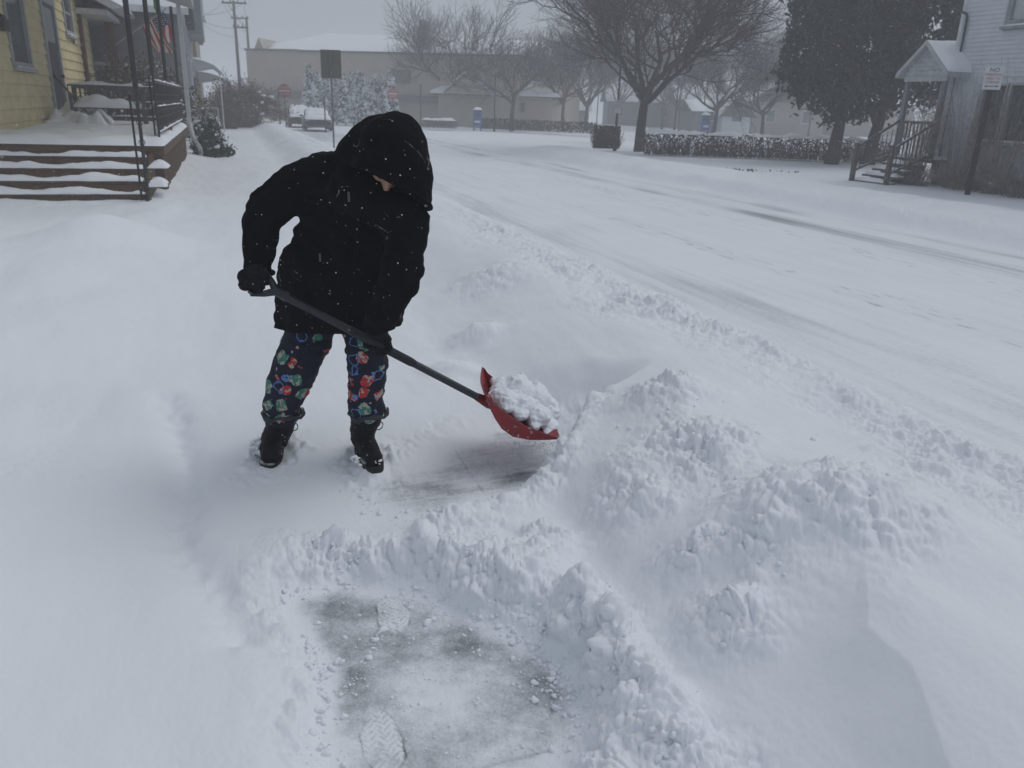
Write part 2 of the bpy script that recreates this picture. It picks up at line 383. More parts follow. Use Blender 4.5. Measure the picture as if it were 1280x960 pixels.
def siding(mb, axis, c, a0, a1, z0, z1, pitch, out, holes=(), lap=.022):
    """lapped boards on the wall plane axis=c ('t' or 's'), out = +-1 facing side"""
    n = max(1, int(round((z1-z0)/pitch))); p = (z1-z0)/n
    for i in range(n):
        zb = z0+i*p; zt = zb+p; segs = [(a0, a1)]
        for (h0, h1, g0, g1) in holes:
            if zt > g0+.01 and zb < g1-.01:
                ns = []
                for (q0, q1) in segs:
                    if h1 <= q0 or h0 >= q1: ns.append((q0, q1)); continue
                    if h0 > q0: ns.append((q0, h0))
                    if h1 < q1: ns.append((h1, q1))
                segs = ns
        for (q0, q1) in segs:
            o1 = c+out*lap; o2 = c+out*.004
            P = [(o1, q0, zb), (o1, q1, zb), (o2, q1, zt), (o2, q0, zt), (c-out*.02, q0, zb), (c-out*.02, q1, zb)]
            if axis == 's': P = [(y, x, z) for (x, y, z) in P]
            mb.add(P, [(0, 1, 2, 3), (4, 5, 1, 0)])
def text_mesh(body, size, extrude=.002):
    cu = bpy.data.curves.new('lettering', 'FONT'); cu.body = body; cu.size = size; cu.extrude = extrude; cu.align_x = 'CENTER'; cu.align_y = 'CENTER'
    o = bpy.data.objects.new('lettering', cu); COL.objects.link(o); bpy.context.view_layer.update()
    me = bpy.data.meshes.new_from_object(o.evaluated_get(bpy.context.evaluated_depsgraph_get()))
    bpy.data.objects.remove(o); me.materials.clear(); return me
# ------------------------------------------------------------------ world, sun, camera
SKYK = .10
w = bpy.data.worlds.new("World"); sc.world = w; w.use_nodes = True
nt = w.node_tree; bg = nt.nodes['Background']
sky = nt.nodes.new('ShaderNodeTexSky'); sky.sky_type = 'NISHITA'; sky.sun_disc = False
SUN_EL, SUN_AZ = math.radians(38), math.radians(205)
sky.sun_elevation = SUN_EL; sky.sun_rotation = SUN_AZ; sky.dust_density = 4.; sky.air_density = 1.
hs = nt.nodes.new('ShaderNodeHueSaturation'); hs.inputs['Saturation'].default_value = .16
nt.links.new(sky.outputs[0], hs.inputs['Color'])
# cloud deck: the sky's colours levelled towards one cool grey
mx = nt.nodes.new('ShaderNodeMix'); mx.data_type = 'RGBA'; mx.inputs[0].default_value = .72
nt.links.new(hs.outputs[0], mx.inputs[6]); mx.inputs[7].default_value = (4.4, 4.95, 5.75, 1)
nt.links.new(mx.outputs[2], bg.inputs['Color']); bg.inputs['Strength'].default_value = SKYK
sun = bpy.data.lights.new('sun', 'SUN'); sun.energy = .85; sun.angle = math.radians(42); sun.color = (1., .98, .95)
so = bpy.data.objects.new('sun', sun); COL.objects.link(so)
az = SUN_AZ   # sun stands behind and to the left of the camera, high
dvec = Vector((math.sin(az)*math.cos(SUN_EL), math.cos(az)*math.cos(SUN_EL), math.sin(SUN_EL)))
dvec = Vector((.72, .42, 1.15)).normalized()
so.rotation_euler = dvec.to_track_quat('Z', 'Y').to_euler()
sky.sun_elevation = math.asin(dvec.z); sky.sun_rotation = math.atan2(dvec.x, dvec.y)
cam = bpy.data.cameras.new('camera'); co = bpy.data.objects.new('camera', cam); COL.objects.link(co); sc.camera = co
co.matrix_world = Matrix(((RX.x, UX.x, -FW.x, 0), (RX.y, UX.y, -FW.y, 0), (RX.z, UX.z, -FW.z, HC), (0, 0, 0, 1)))
cam.sensor_width = 36; cam.lens = 36*FP/1280; cam.clip_end = 3000; cam.clip_start = .05
cam.dof.use_dof = True; cam.dof.focus_distance = 3.6; cam.dof.aperture_fstop = 5.
sc.view_settings.view_transform = 'Standard'; sc.view_settings.look = 'None'; sc.view_settings.gamma = 1
sc.view_settings.exposure = EXPO
sc.cycles.use_denoising = True; sc.cycles.volume_bounces = 2; sc.cycles.max_bounces = 7; sc.cycles.diffuse_bounces = 5
sc.cycles.transparent_max_bounces = 8

# haze: falling snow and thick air
hz = bpy.data.materials.new('haze'); hz.use_nodes = True; ht = hz.node_tree
ht.nodes.remove(ht.nodes['Principled BSDF']); pv = ht.nodes.new('ShaderNodeVolumePrincipled')
pv.inputs['Color'].default_value = (.97, .98, 1., 1); pv.inputs['Density'].default_value = HAZE; pv.inputs['Anisotropy'].default_value = 0.
ht.links.new(pv.outputs[0], ht.nodes['Material Output'].inputs['Volume'])
mb = MB(); mb.box(-460, -460, -1.5, 460, 460, 17.); o = mb.build('haze', hz); tag(o, kind='stuff')

# ------------------------------------------------------------------ ground sheets
def build_ground():
    az1 = np.linspace(-math.radians(47), math.radians(47), NAZ)
    az2 = np.linspace(math.radians(47), 2*math.pi-math.radians(47), 70)[1:-1]
    az = np.concatenate([az1, az2])
    r1 = np.geomspace(.85, 36, NRA); r2 = np.geomspace(36, 440, 110)[1:]
    r = np.concatenate([[.0005, .3, .6], r1, r2])
    R, Z = np.meshgrid(r, az, indexing='ij'); X = R*np.sin(Z); Y = R*np.cos(Z)
    x = X.ravel(); y = Y.ravel()
    h, sd1, sd2, s, t, cut = terrain(x, y)
    # crumbled snow: push the rough ground out along its own normals in rounded lumps
    mk, rl = ROUGH[0]; nA_ = len(az); H2 = h.reshape(len(r), nA_); X2 = x.reshape(H2.shape); Y2 = y.reshape(H2.shape)
    for k_ in (2, 5): H2 = (H2+np.roll(H2, k_, 0)+np.roll(H2, -k_, 0)+np.roll(H2, k_, 1)+np.roll(H2, -k_, 1))/5
    dxr, dxa = np.gradient(X2); dyr, dya = np.gradient(Y2); dhr, dha = np.gradient(H2); det = dxr*dya-dxa*dyr; det = np.where(np.abs(det) < 1e-12, 1e-12, det)
    gx_ = ((dhr*dya-dha*dyr)/det).ravel()[mk]; gy_ = ((dxr*dha-dxa*dhr)/det).ravel()[mk]; gx_ = np.clip(gx_, -2.2, 2.2); gy_ = np.clip(gy_, -2.2, 2.2); ln = np.sqrt(1+gx_**2+gy_**2)
    xm, ym, zm = x[mk], y[mk], h[mk]; w1 = .02*vn3(xm*11, ym*11, zm*11, 5); xm = xm+w1; ym = ym-w1; dd = 0
    for (fr, am, sd_) in ((5.2, .030, 6), (9, .027, 1), (17, .023, 2), (33, .015, 3), (64, .009, 4)):
        dd = dd+am*(np.abs(vn3(xm*fr, ym*fr, zm*fr, sd_))**.8*2.2-.45)
    dd = dd*rl*np.where(r.repeat(nA_)[mk] > 9, .6, 1.); x[mk] += -gx_/ln*dd; y[mk] += -gy_/ln*dd; h[mk] += dd/ln
    # bare: how thin the snow cover is
    b = np.zeros_like(x)
    n1 = fbm(x*3.2, y*3.2, 4, 100)
    def spot(px, py, a, bb, k):
        g = G(px, py, 0); return k*np.exp(-((x-g.x)/a)**2-((y-g.y)/bb)**2)
    inn = 1-cut
    b1 = .34+.45*n1+.09*vn(x*2.2+y*1.2, (y-x*.5)*11, 104)+.12*fbm(x*11, y*11, 3, 105)+spot(680, 860, .12, .2, .5)+spot(600, 800, .1, .1, .35)+spot(470, 800, .2, .12, .3)+spot(430, 760, .2, .07, .35)+spot(480, 890, .25, .25, .15)-spot(560, 870, .09, .1, .25)
    b2 = .44+.35*n1+spot(655, 600, .12, .08, .3)+spot(560, 612, .2, .05, .2)-spot(500, 575, .2, .1, .3)
    # faint scraper lines
    u = (x*.9+y*.43); b2 = b2+.12*vn(u*2, (y*.9-x*.43)*30, 103)*1.0
    k1 = sm(.03, -.08, sd1); k2 = sm(.03, -.12, sd2)
    b = b1*k1+b2*k2
    for (px, py, ang, rr) in PRINTS:      # boot prints pressed in the film
        g = G(px, py, 0); dx = x-g.x; dy = y-g.y
        a = dx*math.cos(ang)+dy*math.sin(ang); c = -dx*math.sin(ang)+dy*math.cos(ang)
        q = np.sqrt((a/.052)**2+(c/rr)**2)*(1+.12*vn(x*20, y*20, 130)); wn = vn(x*34, y*34, 131)*.9
        tread = sm(-.5, .5, np.sin(c*300+2.2*np.sin(a*150+wn)+wn)*np.cos(a*140+wn)+.15); ink = sm(1.08, .9, q)*np.clip(.75+.9*vn(x*14, y*14, 132), 0, 1)
        ink = ink*.9; b = b*(1-ink)+ink*(.5-.4*tread); h = h+ink*tread*.004; b = b+.35*bump(q, 1.04, .06)*np.clip(.4+vn(x*18, y*18, 133), 0, 1)
    # slab joints of the walk
    jt = (bump(s, 3.02+.01*vn(t*9, 0*t, 140), .006)+bump(s, 1.52, .006)+bump(t, .96, .005)*(s > 2.6))*inn; b = b+.18*jt*np.clip(.7+vn(x*9, y*9, 141), 0, 1); h = h-.002*np.clip(jt, 0, 1)
    # road: packed snow wearing to grey ice in streaks along the wheels
    onr = sm(3.4, 3.8, t)*(1-sm(10.2, 10.9, t))*sm(60, 30, s)
    st = fbm(s*.16, t*2.1, 4, 110); st2 = fbm(s*.6, t*7, 3, 111)
    br = .15+.27*st+.22*st2+.28*bump(t, 4.3+.2*vn(s*.2, 0*s, 112), .5)*(.6+.8*vn(s*.4, 0*s, 113))
    br = br+.46*bump(t, 8.9+.25*vn(s*.12, 0*s, 114), .35)*(.5+1.2*np.maximum(0, vn(s*.3, t, 115)))+.46*bump(t, 9.8+.2*vn(s*.12, 0*s, 116), .22)*(.4+1.3*np.maximum(0, vn(s*.35, 3+t, 117)))
    dashes = sm(.35, .6, vn(s*3.2, t*14, 118))*bump(t, 7.9, .25)*.8+sm(.4, .65, vn(s*3.2, t*14, 119))*bump(t, 5.9, .3)*.6
    b = b+onr*(br+dashes*.6)
    far = sm(30, 36, s)*sm(3, 4.5, t)*(1-sm(75, 90, s)); b = b+far*(.18+.5*fbm(s*.08, t*.25, 3, 120))
    V = np.stack([x, y, h], 1); nA = len(az); nR = len(r)
    i = np.arange(nR-1)[:, None]; j = np.arange(nA)[None, :]; j2 = (j+1) % nA
    F = np.stack([i*nA+j, i*nA+j2, (i+1)*nA+j2, (i+1)*nA+j], -1).reshape(-1, 4)[:, ::-1]
    # vertex normals of the whole sheet, so the pieces meet without a seam
    P = V[F]; fn = np.cross(P[:, 2]-P[:, 0], P[:, 3]-P[:, 1]); VN = np.zeros_like(V)
    for k in range(4):
        for a_ in range(3): VN[:, a_] += np.bincount(F[:, k], fn[:, a_], len(V))
    VN /= np.linalg.norm(VN, axis=1)[:, None]+1e-12
    sF = s[F].mean(1); tF = t[F].mean(1); c1 = sd1[F].mean(1); c2 = sd2[F].mean(1)
    reg = np.zeros(len(F), int)
    reg[(tF > 3.5) & (tF < 10.7) & (sF > -400)] = 1
    reg[((c1 < .0) | (c2 < .0))] = 2
    concrete = ((.085, .094, .108), (.148, .162, .182)); asph = ((.20, .21, .23), (.26, .27, .29))
    for k, (nm, m) in enumerate((('snowy_ground', ground_mat('snow_on_ground', (.2, .21, .23), (.3, .3, .32))), ('road', ground_mat('snow_packed_on_road', *asph)), ('pavement', ground_mat('paving_under_snow', *concrete)))):
        fs = F[reg == k]; used, inv = np.unique(fs.ravel(), return_inverse=True)
        me = np_mesh(nm, V[used], inv.reshape(-1, 4), 4)
        at = me.attributes.new('bare', 'FLOAT', 'POINT'); at.data.foreach_set('value', b[used].astype(np.float32))
        me.polygons.foreach_set('use_smooth', np.ones(len(fs), bool))
        me.normals_split_custom_set_from_vertices(VN[used])
        tag(link(nm, me, m), kind='structure')
build_ground()

# ---- loose snow crumbs
def ico(sub):
    import bmesh
    bm = bmesh.new(); bmesh.ops.create_icosphere(bm, subdivisions=sub, radius=1); v = np.array([q.co[:] for q in bm.verts]); f = np.array([[q.index for q in p.verts] for p in bm.faces]); bm.free(); return v, f
I1 = ico(1); I2 = ico(2)
def scatter(name, pts, rad, m, base=I1, jag=.25, flat=.8):
    bv, bf = base; n = len(pts); rad = np.asarray(rad)
    V = np.repeat(bv[None], n, 0)
    k1, k2 = nr.normal(0, 1.6, (2, n, 3)); ph = nr.rand(2, n, 1)*6.3
    V = V*(1+jag*1.3*np.sin((V*k1[:, None]).sum(-1)+ph[0])[..., None]+jag*.7*np.sin((V*k2[:, None]*2.2).sum(-1)+ph[1])[..., None]+jag*.25*(nr.rand(n, len(bv), 1)-.5))
    for _ in range(5):
        q = nr.normal(0, 1, (n, 3)); q /= np.linalg.norm(q, axis=1)[:, None]; V = V-np.maximum(0, (V*q[:, None]).sum(-1)-.62)[..., None]*q[:, None]
    V = V*(rad[:, None, None])*(1+.5*(nr.rand(n, 1, 3)-.5))
    V[:, :, 2] *= flat; th = nr.rand(n)*6.283; c, s_ = np.cos(th)[:, None], np.sin(th)[:, None]
    x = V[:, :, 0]*c-V[:, :, 1]*s_; y = V[:, :, 0]*s_+V[:, :, 1]*c; V[:, :, 0] = x; V[:, :, 1] = y
    V = V+np.asarray(pts)[:, None, :]
    F = (bf[None]+(np.arange(n)*len(bv))[:, None, None]).reshape(-1, 3)
    me = np_mesh(name, V.reshape(-1, 3), F, 3); return link(name, me, m, smooth=True)
def crumbs():
    X = []; R = []
    def along(P, n, wid, r0, r1, closed=True, pw=2.2):
        P = list(P)+([P[0]] if closed else [])
        L = [math.dist(P[i], P[i+1]) for i in range(len(P)-1)]
        for _ in range(n):
            i = rng.choices(range(len(L)), L)[0]; k = rng.random(); a, b = P[i], P[i+1]
            q = rng.gauss(0, wid); X.append((a[0]+(b[0]-a[0])*k+q*rng.uniform(-1, 1), a[1]+(b[1]-a[1])*k+q*rng.uniform(-1, 1)))
            R.append(r0+(r1-r0)*rng.random()**(pw*2))
    along(NEARP[:4]+NEARP[-3:], 200, .05, .003, .014, False)
    along(NEARP[3:9], 560, .07, .002, .013, False)
    along(NEARP[-5:], 160, .05, .003, .016, False)
    along(FARP[6:]+FARP[:1], 240, .07, .002, .016, False)
    strip = [tuple(G(*q, .08)[:2]) for q in [(360, 700), (470, 690), (560, 690), (640, 740), (720, 820), (800, 930), (840, 990)]]
    along(strip, 900, .15, .002, .014, False)
    bank = [tuple(G(*q, .33)[:2]) for q in [(780, 560), (830, 510), (880, 590), (930, 650), (1020, 620), (1100, 690)]]
    along(bank, 520, .15, .002, .012, False)
    along([tuple(G(*q, .25)[:2]) for q in [(850, 690), (960, 720), (900, 790)]], 160, .08, .003, .014, False)
    for _ in range(260):
        g = G(rng.uniform(420, 740), rng.uniform(750, 955), 0); X.append((g.x, g.y)); R.append(rng.uniform(.0015, .006))
    for (px, py, r) in [(668, 818, .012), (930, 655, .03), (755, 930, .016), (715, 895, .012), (650, 797, .016), (556, 650, .02), (620, 628, .032), (745, 800, .022), (700, 760, .03), (580, 790, .014), (430, 792, .016), (1000, 650, .02), (905, 760, .018), (895, 700, .022)]:
        g = G(px, py, .02); X.append((g.x, g.y)); R.append(r*.62)
    x = np.array([p[0] for p in X]); y = np.array([p[1] for p in X]); z = terrain(x, y)[0]; R = np.array(R)
    o = scatter('snow_crumbs', np.stack([x, y, z+R*.2], 1), R, M_SNOW, I2, .2)
    tag(o, 'loose crumbs of snow scattered along the shovelled edges', kind='stuff')
crumbs()
# ---- falling snow: flakes hanging in the air all through the scene
def flakes():
    P = []; R = []
    n1, n2 = 9000, 30000
    for n, a, b, r0, r1 in ((n1, .8, 7., .0007, .0014), (n2, 6., 26., .0022, .0056)):
        k = 0
        while k < n:
            d = (a**3+(b**3-a**3)*rng.random())**(1/3); q = ray(rng.uniform(-80, 1360), rng.uniform(-60, 1000)); p = Vector((0, 0, HC))+q*d
            if p.z < .25: 
                k += .3; continue
            P.append(p[:]); R.append(rng.uniform(r0, r1)); k += 1
    o = scatter('falling_snow', np.array(P), np.array(R), M_SNOW, ico_oct, .3, 1.)
    tag(o, 'small snowflakes falling through the air', kind='stuff')
ico_oct = (np.array([(1, 0, 0), (-1, 0, 0), (0, 1, 0), (0, -1, 0), (0, 0, 1), (0, 0, -1)], float), np.array([(0, 2, 4), (2, 1, 4), (1, 3, 4), (3, 0, 4), (2, 0, 5), (1, 2, 5), (3, 1, 5), (0, 3, 5)]))
flakes()
# ================================================================== BUILDINGS ON THE LEFT
M_YEL = mat('yellow_siding', (.76, .65, .37), .7, .14, 3.)
M_TRIM = mat('grey_white_trim', (.42, .43, .44), .6, .15, 5.)
M_WHT = mat('white_paint', (.62, .64, .67), .6, .12, 5.)
M_WOOD = mat('weathered_brown_boards', (.13, .075, .042), .8, .5, 8., .004, 60., 0, stretch=(1, 1, 6))
M_DOOR = mat('dark_slate_door', (.045, .05, .065), .5, .2)
M_IRON = mat('black_wrought_iron', (.012, .012, .014), .55, .3, 20., dust=.18)
M_ROOF = mat('dark_shingles', (.07, .07, .075), .9, .3, 20., .01, 60)
M_GSID = mat('grey_siding', (.215, .225, .245), .7, .12, 3.)
M_GSID2 = mat('pale_grey_siding', (.36, .38, .41), .7, .12, 3.)
M_TAN = mat('tan_siding', (.34, .29, .21), .7, .15, 3.)
M_BRN = mat('red_brown_post', (.13, .055, .035), .7, .3, 12.)
M_ALU = mat('pale_aluminium', (.5, .52, .55), .5, .15, 6.)
M_CONC = mat('grey_concrete', (.22, .22, .215), .85, .25, 8.)
m, nt_, b_ = nodes('window_glass'); b_.inputs['Base Color'].default_value = (.05, .065, .075, 1); b_.inputs['Roughness'].default_value = .08; b_.inputs['Specular IOR Level'].default_value = .8; M_GLASS = m
m, nt_, b_ = nodes('curtained_glass'); b_.inputs['Base Color'].default_value = (.42, .45, .45, 1); b_.inputs['Roughness'].default_value = .25; M_CURT = m
def window(parent, tw, s0, s1, z0, z1, out, axis='t', fr=M_TRIM, gl=M_GLASS, w=.10, sill=True, snow=True, muntin=True):
    """framed window set in the wall plane; out=+1 faces the street on the left side"""
    def bx(m, a0, a1, g0, g1, d0, d1):
        lo, hi = sorted((tw+out*d0, tw+out*d1))
        (m.box(lo, a0, g0, hi, a1, g1) if axis == 't' else m.box(a0, lo, g0, a1, hi, g1))
    m = MB(parent); bx(m, s0-w, s0, z0-w, z1+w, -.04, .06); bx(m, s1, s1+w, z0-w, z1+w, -.04, .06); bx(m, s0, s1, z1, z1+w, -.04, .06); bx(m, s0, s1, z0-w, z0, -.04, .06)
    f = m.build('window', fr)
    m = MB(parent); bx(m, s0, s1, z0, z1, -.03, -.01); m.build('pane', gl, f)
    if muntin:
        m = MB(parent); zm = (z0+z1)/2; bx(m, s0, s1, zm-.025, zm+.025, -.01, .03); m.build('sash_bar', fr, f)
    if sill:
        m = MB(parent); bx(m, s0-w-.04, s1+w+.04, z0-w-.06, z0-w-.002, -.02, .13); m.build('sill', fr, f)
        if snow:
            m = MB(parent)
            P = (tw+out*.062, s0-w, z0-w) if axis == 't' else (s0-w, tw+out*.062, z0-w)
            m.slab(P, (0, s1-s0+2*w, 0) if axis == 't' else (s1-s0+2*w, 0, 0), (out*.07, 0, 0) if axis == 't' else (0, out*.07, 0), (0, 0, 1), .06, 16, 4, rng.random()*9, .01)
            m.build('sill_snow', M_SNOW, f, True)
    return f
# ---- yellow house: facade on the plane t = -3.8, s 13.5 .. 30
YT = -3.8
yh = sthing('yellow_house', 22, YT, 0, 'yellow clapboard house with dark door and snowy wooden porch steps', 'house')
m = MB(yh); holes = [(18.75, 20.55, 2.06, 3.95), (22.35, 24.1, .95, 3.75), (25.55, 26.85, 3.1, 4.2)]
m.box(-12, 13.52, -.1, YT-.02, 29.98, 5.0)
wl = m.build('wall', M_YEL)
m = MB(yh); siding(m, 't', YT, 13.5, 29.9, .35, 5.0, .235, 1, holes, .036); siding(m, 's', 13.5, -12, YT, .35, 5., .235, -1); siding(m, 's', 30., -12, YT, .35, 5., .235, 1); m.build('clapboard', M_YEL, wl)
m = MB(yh); m.box(YT-.04, 29.9, .2, YT+.035, 30.03, 5.); m.build('corner_board', M_TRIM)
m = MB(yh); m.box(YT-.04, 13.47, .2, YT+.035, 13.58, 5.); m.build('corner_board', M_TRIM)
m = MB(yh); m.box(-12, 13.4, -.3, YT+.005, 30.02, .36); m.build('foundation', M_CONC)
m = MB(yh); m.prism([(YT+.6, 4.85), (YT+.6, 5.0), (-8, 7.4), (-12.6, 5.0), (-12.6, 4.85), (-8, 7.2)], 1, 13.1, 30.4); rf = m.build('roof', M_ROOF)
m = MB(yh); m.slab((YT+.6, 13.1, 5.01), (0, 17.3, 0), (-4.2-.6+.0, 0, 2.4), Vector((.45, 0, .89)), .16, 30, 12, 3); m.build('roof_snow', M_SNOW, rf, True)
m = MB(yh); m.add([(-12, 13.6, 5.0), (YT, 13.6, 5.), (-8, 13.6, 7.3)], [(0, 1, 2)]); m.build('gable_wall', M_YEL)
m = MB(yh); m.add([(-12, 29.9, 5.0), (YT, 29.9, 5.), (-8, 29.9, 7.3)], [(2, 1, 0)]); m.build('gable_wall', M_YEL)
window(yh, YT, 18.85, 20.45, 2.16, 3.85, 1, w=.11, muntin=False)
window(yh, YT, 25.65, 26.75, 3.2, 4.1, 1, w=.12)
# door: white casing, dark slab, pale storm-door glass above
m = MB(yh); m.box(YT-.03, 22.35, .92, YT+.07, 22.5, 3.75); m.box(YT-.03, 23.95, .92, YT+.07, 24.1, 3.75); m.box(YT-.03, 22.5, 3.6, YT+.07, 23.95, 3.75); cs = m.build('door_casing', M_TRIM)
m = MB(yh); m.box(YT-.05, 22.5, .93, YT+.02, 23.95, 3.6); m.box(YT+.02, 22.55, .98, YT+.03, 23.9, 1.6); dr = m.build('door', M_DOOR)
m = MB(yh); m.box(YT+.022, 22.72, 2.75, YT+.032, 23.75, 3.5); m.build('door_glass', M_CURT, dr)
m = MB(yh); m.tube([(YT+.03, 23.75, 2.0), (YT+.09, 23.75, 2.0)], .02); m.ball((YT+.1, 23.75, 2.0), .04); m.build('handle', M_IRON, dr)
m = MB(yh); m.prism([(YT+.02, 2.66), (YT+.14, 2.66), (YT+.14, 2.86), (YT+.08, 2.95), (YT+.02, 2.95)], 1, 18.1, 18.45); mbx = m.build('mailbox', M_IRON)
# porch
DZ = .85; S0, S1, T1 = 14.35, 24.3, -.95
m = MB(yh); m.box(YT+.01, S0, DZ-.06, T1, S1, DZ); dk = m.build('porch_deck', M_WOOD)
m = MB(yh)
for i in range(44):
    s = S0+.03+i*.2
    if s+.17 < S1: m.box(T1-.045, s, .02, T1-.02+.006*(i % 3), s+.165, DZ-.062)
for i in range(14): m.box(YT+.02+i*.2, S0+.02, .02, YT+.205+i*.2, S0+.045, DZ-.062)
m.build('porch_skirt', M_WOOD)
m = MB(yh); m.box(T1-.03, S0-.02, DZ-.15, T1+.012, S1, DZ+.004); m.box(YT+.02, S0-.03, DZ-.15, T1+.012, S0-.002, DZ+.004); m.build('deck_fascia', M_WOOD)
m = MB(yh); m.slab((YT+.02, S0-.04, DZ), (-YT+T1+.0, 0, 0), (0, S1-S0, 0), (0, 0, 1), .10, 50, 70, 5, .02, .35); m.build('deck_snow', M_SNOW, dk, True)
nst = 5; 
for i in range(nst):
    z = DZ-.152*(i+1); s = S0-.35*(i+1)
    m = MB(yh); m.box(YT-.35, s-.03, z-.045, T1-.22, s+.33, z); m.box(YT-.33, s+.29, z, T1-.23, s+.32, z+.105); st = m.build('porch_step', M_WOOD)
    m = MB(yh); m.slab((YT-.33, s+.0, z), (T1-.24-YT+.33, 0, 0), (0, .30, 0), (0, 0, 1), .075-.003*i, 90, 12, 20+i*3.3, .035, .6); m.build('step_snow', M_SNOW, st, True)
m = MB(yh); m.prism([(S0-1.65, -.1), (S0, -.1), (S0, DZ-.1), (S0-.15, DZ-.12), (S0-1.7, .12)], 0, T1-.21, T1-.15); m.build('stair_stringer', M_WOOD)
m = MB(yh); m.prism([(S0-1.65, -.1), (S0, -.1), (S0, DZ-.1), (S0-.15, DZ-.12), (S0-1.7, .12)], 0, YT-.42, YT-.36); m.build('stair_stringer', M_WOOD)
m = MB(yh); m.slab((T1-.22, S0-.62, DZ-.3), (.3, 0, 0), (0, .6, 0), (0, 0, 1), .10, 12, 14, 44, .03); m.slab((T1-.22, S0-1.25, .33), (.3, 0, 0), (0, .65, 0), (0, 0, 1), .12, 12, 14, 48, .03); m.build('stair_side_snow', M_SNOW, None, True)
# wrought-iron posts: pairs of flats with scrolls below, bare rod above
def iron_post(s, t, z0, z1, zr, w=.11):
    m = MB(yh)
    for (a, b) in ((0, -w/2), (0, w/2), (-w*.45, 0)): m.tube([(t+a, s+b, z0), (t+a, s+b, zr)], .017, 6)
    n = int((zr-z0)/.09)
    for i in range(n):
        z = z0+.05+i*.09; sg = 1 if i % 2 else -1
        m.tube([(t, s-sg*w/2, z-.045), (t, s-sg*w*.1, z), (t, s+sg*w*.35, z+.02), (t, s+sg*w/2, z+.05)], .012, 5)
        if i % 3 == 0: m.tube([(t+.04*math.cos(a), s+.035*math.cos(a), z+.035*math.sin(a)) for a in np.linspace(0, 6.28, 9)], .007, 4)
    m.tube([(t, s-w/2, zr), (t, s, zr+.12)], .013, 6); m.tube([(t, s+w/2, zr), (t, s, zr+.12)], .013, 6)
    m.box(t-.07, s-.07, z0-.01, t+.07, s+.07, z0+.012)
    m.tube([(t, s, zr+.08), (t, s, z1)], .036, 8)
    return m.build('iron_post', M_IRON)
iron_post(S0-1.52, T1-.17, .12, 3.65, 1.62, .2)
iron_post(S0+.95, T1-.1, DZ, 3.8, 1.9, .14); iron_post(S0+4.5, T1-.1, DZ, 3.8, 1.85); iron_post(S1-.2, T1-.1, DZ, 3.8, 1.85)
def railing(t0, s0, t1, s1, z0, z1, n):
    m = MB(yh); m.tube([(t0, s0, z1), (t1, s1, z1)], .022, 6); m.tube([(t0, s0, z0), (t1, s1, z0)], .016, 6); m.tube([(t0, s0, z0*.25+z1*.75), (t1, s1, z0*.25+z1*.75)], .010, 5); m.tube([(t0, s0, (z0+z1)/2), (t1, s1, (z0+z1)/2)], .010, 5)
    for i in range(n+1):
        k = i/n; t = t0+(t1-t0)*k; s = s0+(s1-s0)*k; m.tube([(t, s, z0), (t, s, z1)], .013, 4)
        if i < n:
            k = (i+.5)/n; t = t0+(t1-t0)*k; s = s0+(s1-s0)*k; dt = (t1-t0)/n*.4; ds = (s1-s0)/n*.4
            for zc in (z0+.16, z0+.42): m.tube([(t+dt*math.cos(a), s+ds*math.cos(a), zc+.09*math.sin(a)) for a in np.linspace(0, 6.28, 9)], .014, 4)
    r = m.build('railing', M_IRON)
    m = MB(yh); dt, ds = t1-t0, s1-s0; L = math.hypot(dt, ds); nx, ny = -ds/L*.03, dt/L*.03
    for zz, th in ((z1+.02, .05), ((z0+z1)/2+.01, .035), (z0+.01, .05)): m.slab((t0-nx, s0-ny, zz), (dt, ds, 0), (2*nx, 2*ny, 0), (0, 0, 1), th, 40, 4, rng.random()*9, .01, .8)
    m.build('railing_snow', M_SNOW, r, True)
railing(T1-.1, S0+1.0, T1-.1, S1-.25, 1.02, 1.84, 40); railing(T1-.1, S1-.2, YT+.1, S1-.2, 1.05, 1.8, 14)
# downspout / white corner post with snow at its foot
m = MB(yh); m.box(T1+.02, S1+.05, .9, T1+.13, S1+.17, 4.9); m.tube([(T1+.07, S1+.1, .95), (T1+.12, S1+.0, .6), (T1+.3, S1-.4, .3), (T1+.32, S1-.42, .05)], .06, 8); m.build('downspout', M_WHT)
m = MB(yh); m.prism([(T1+.45, 3.8), (T1+.45, 3.98), (YT, 4.85), (YT, 4.7)], 1, S0-1.9, S1+.3); pr = m.build('porch_roof', M_TRIM)
m = MB(yh); m.slab((T1+.45, S0-1.9, 3.985), (0, S1+2.2-S0, 0), (YT-T1-.45, 0, .87), (0.25, 0, .97), .15, 30, 14, 9); m.build('porch_roof_snow', M_SNOW, pr, True)
# green glass ornament hung from the porch roof
od = sthing('hanging_ornament', 19.5, -1.12, 3.15, 'small green ornament hanging between the black porch posts', 'ornament')
m = MB(od); m.tube([(-1.12, 19.5, 3.3), (-1.12, 19.5, 3.85)], .006, 4); m.build('hook', M_IRON)
m = MB(od); m.box(-1.17, 19.45, 3.32, -1.07, 19.55, 3.52); m.tube([(-1.12, 19.5, 3.22), (-1.12, 19.5, 3.33)], [.01, .05], 6); m.build('lantern_body', mat('green_glass', (.02, .22, .03), .3, .2))
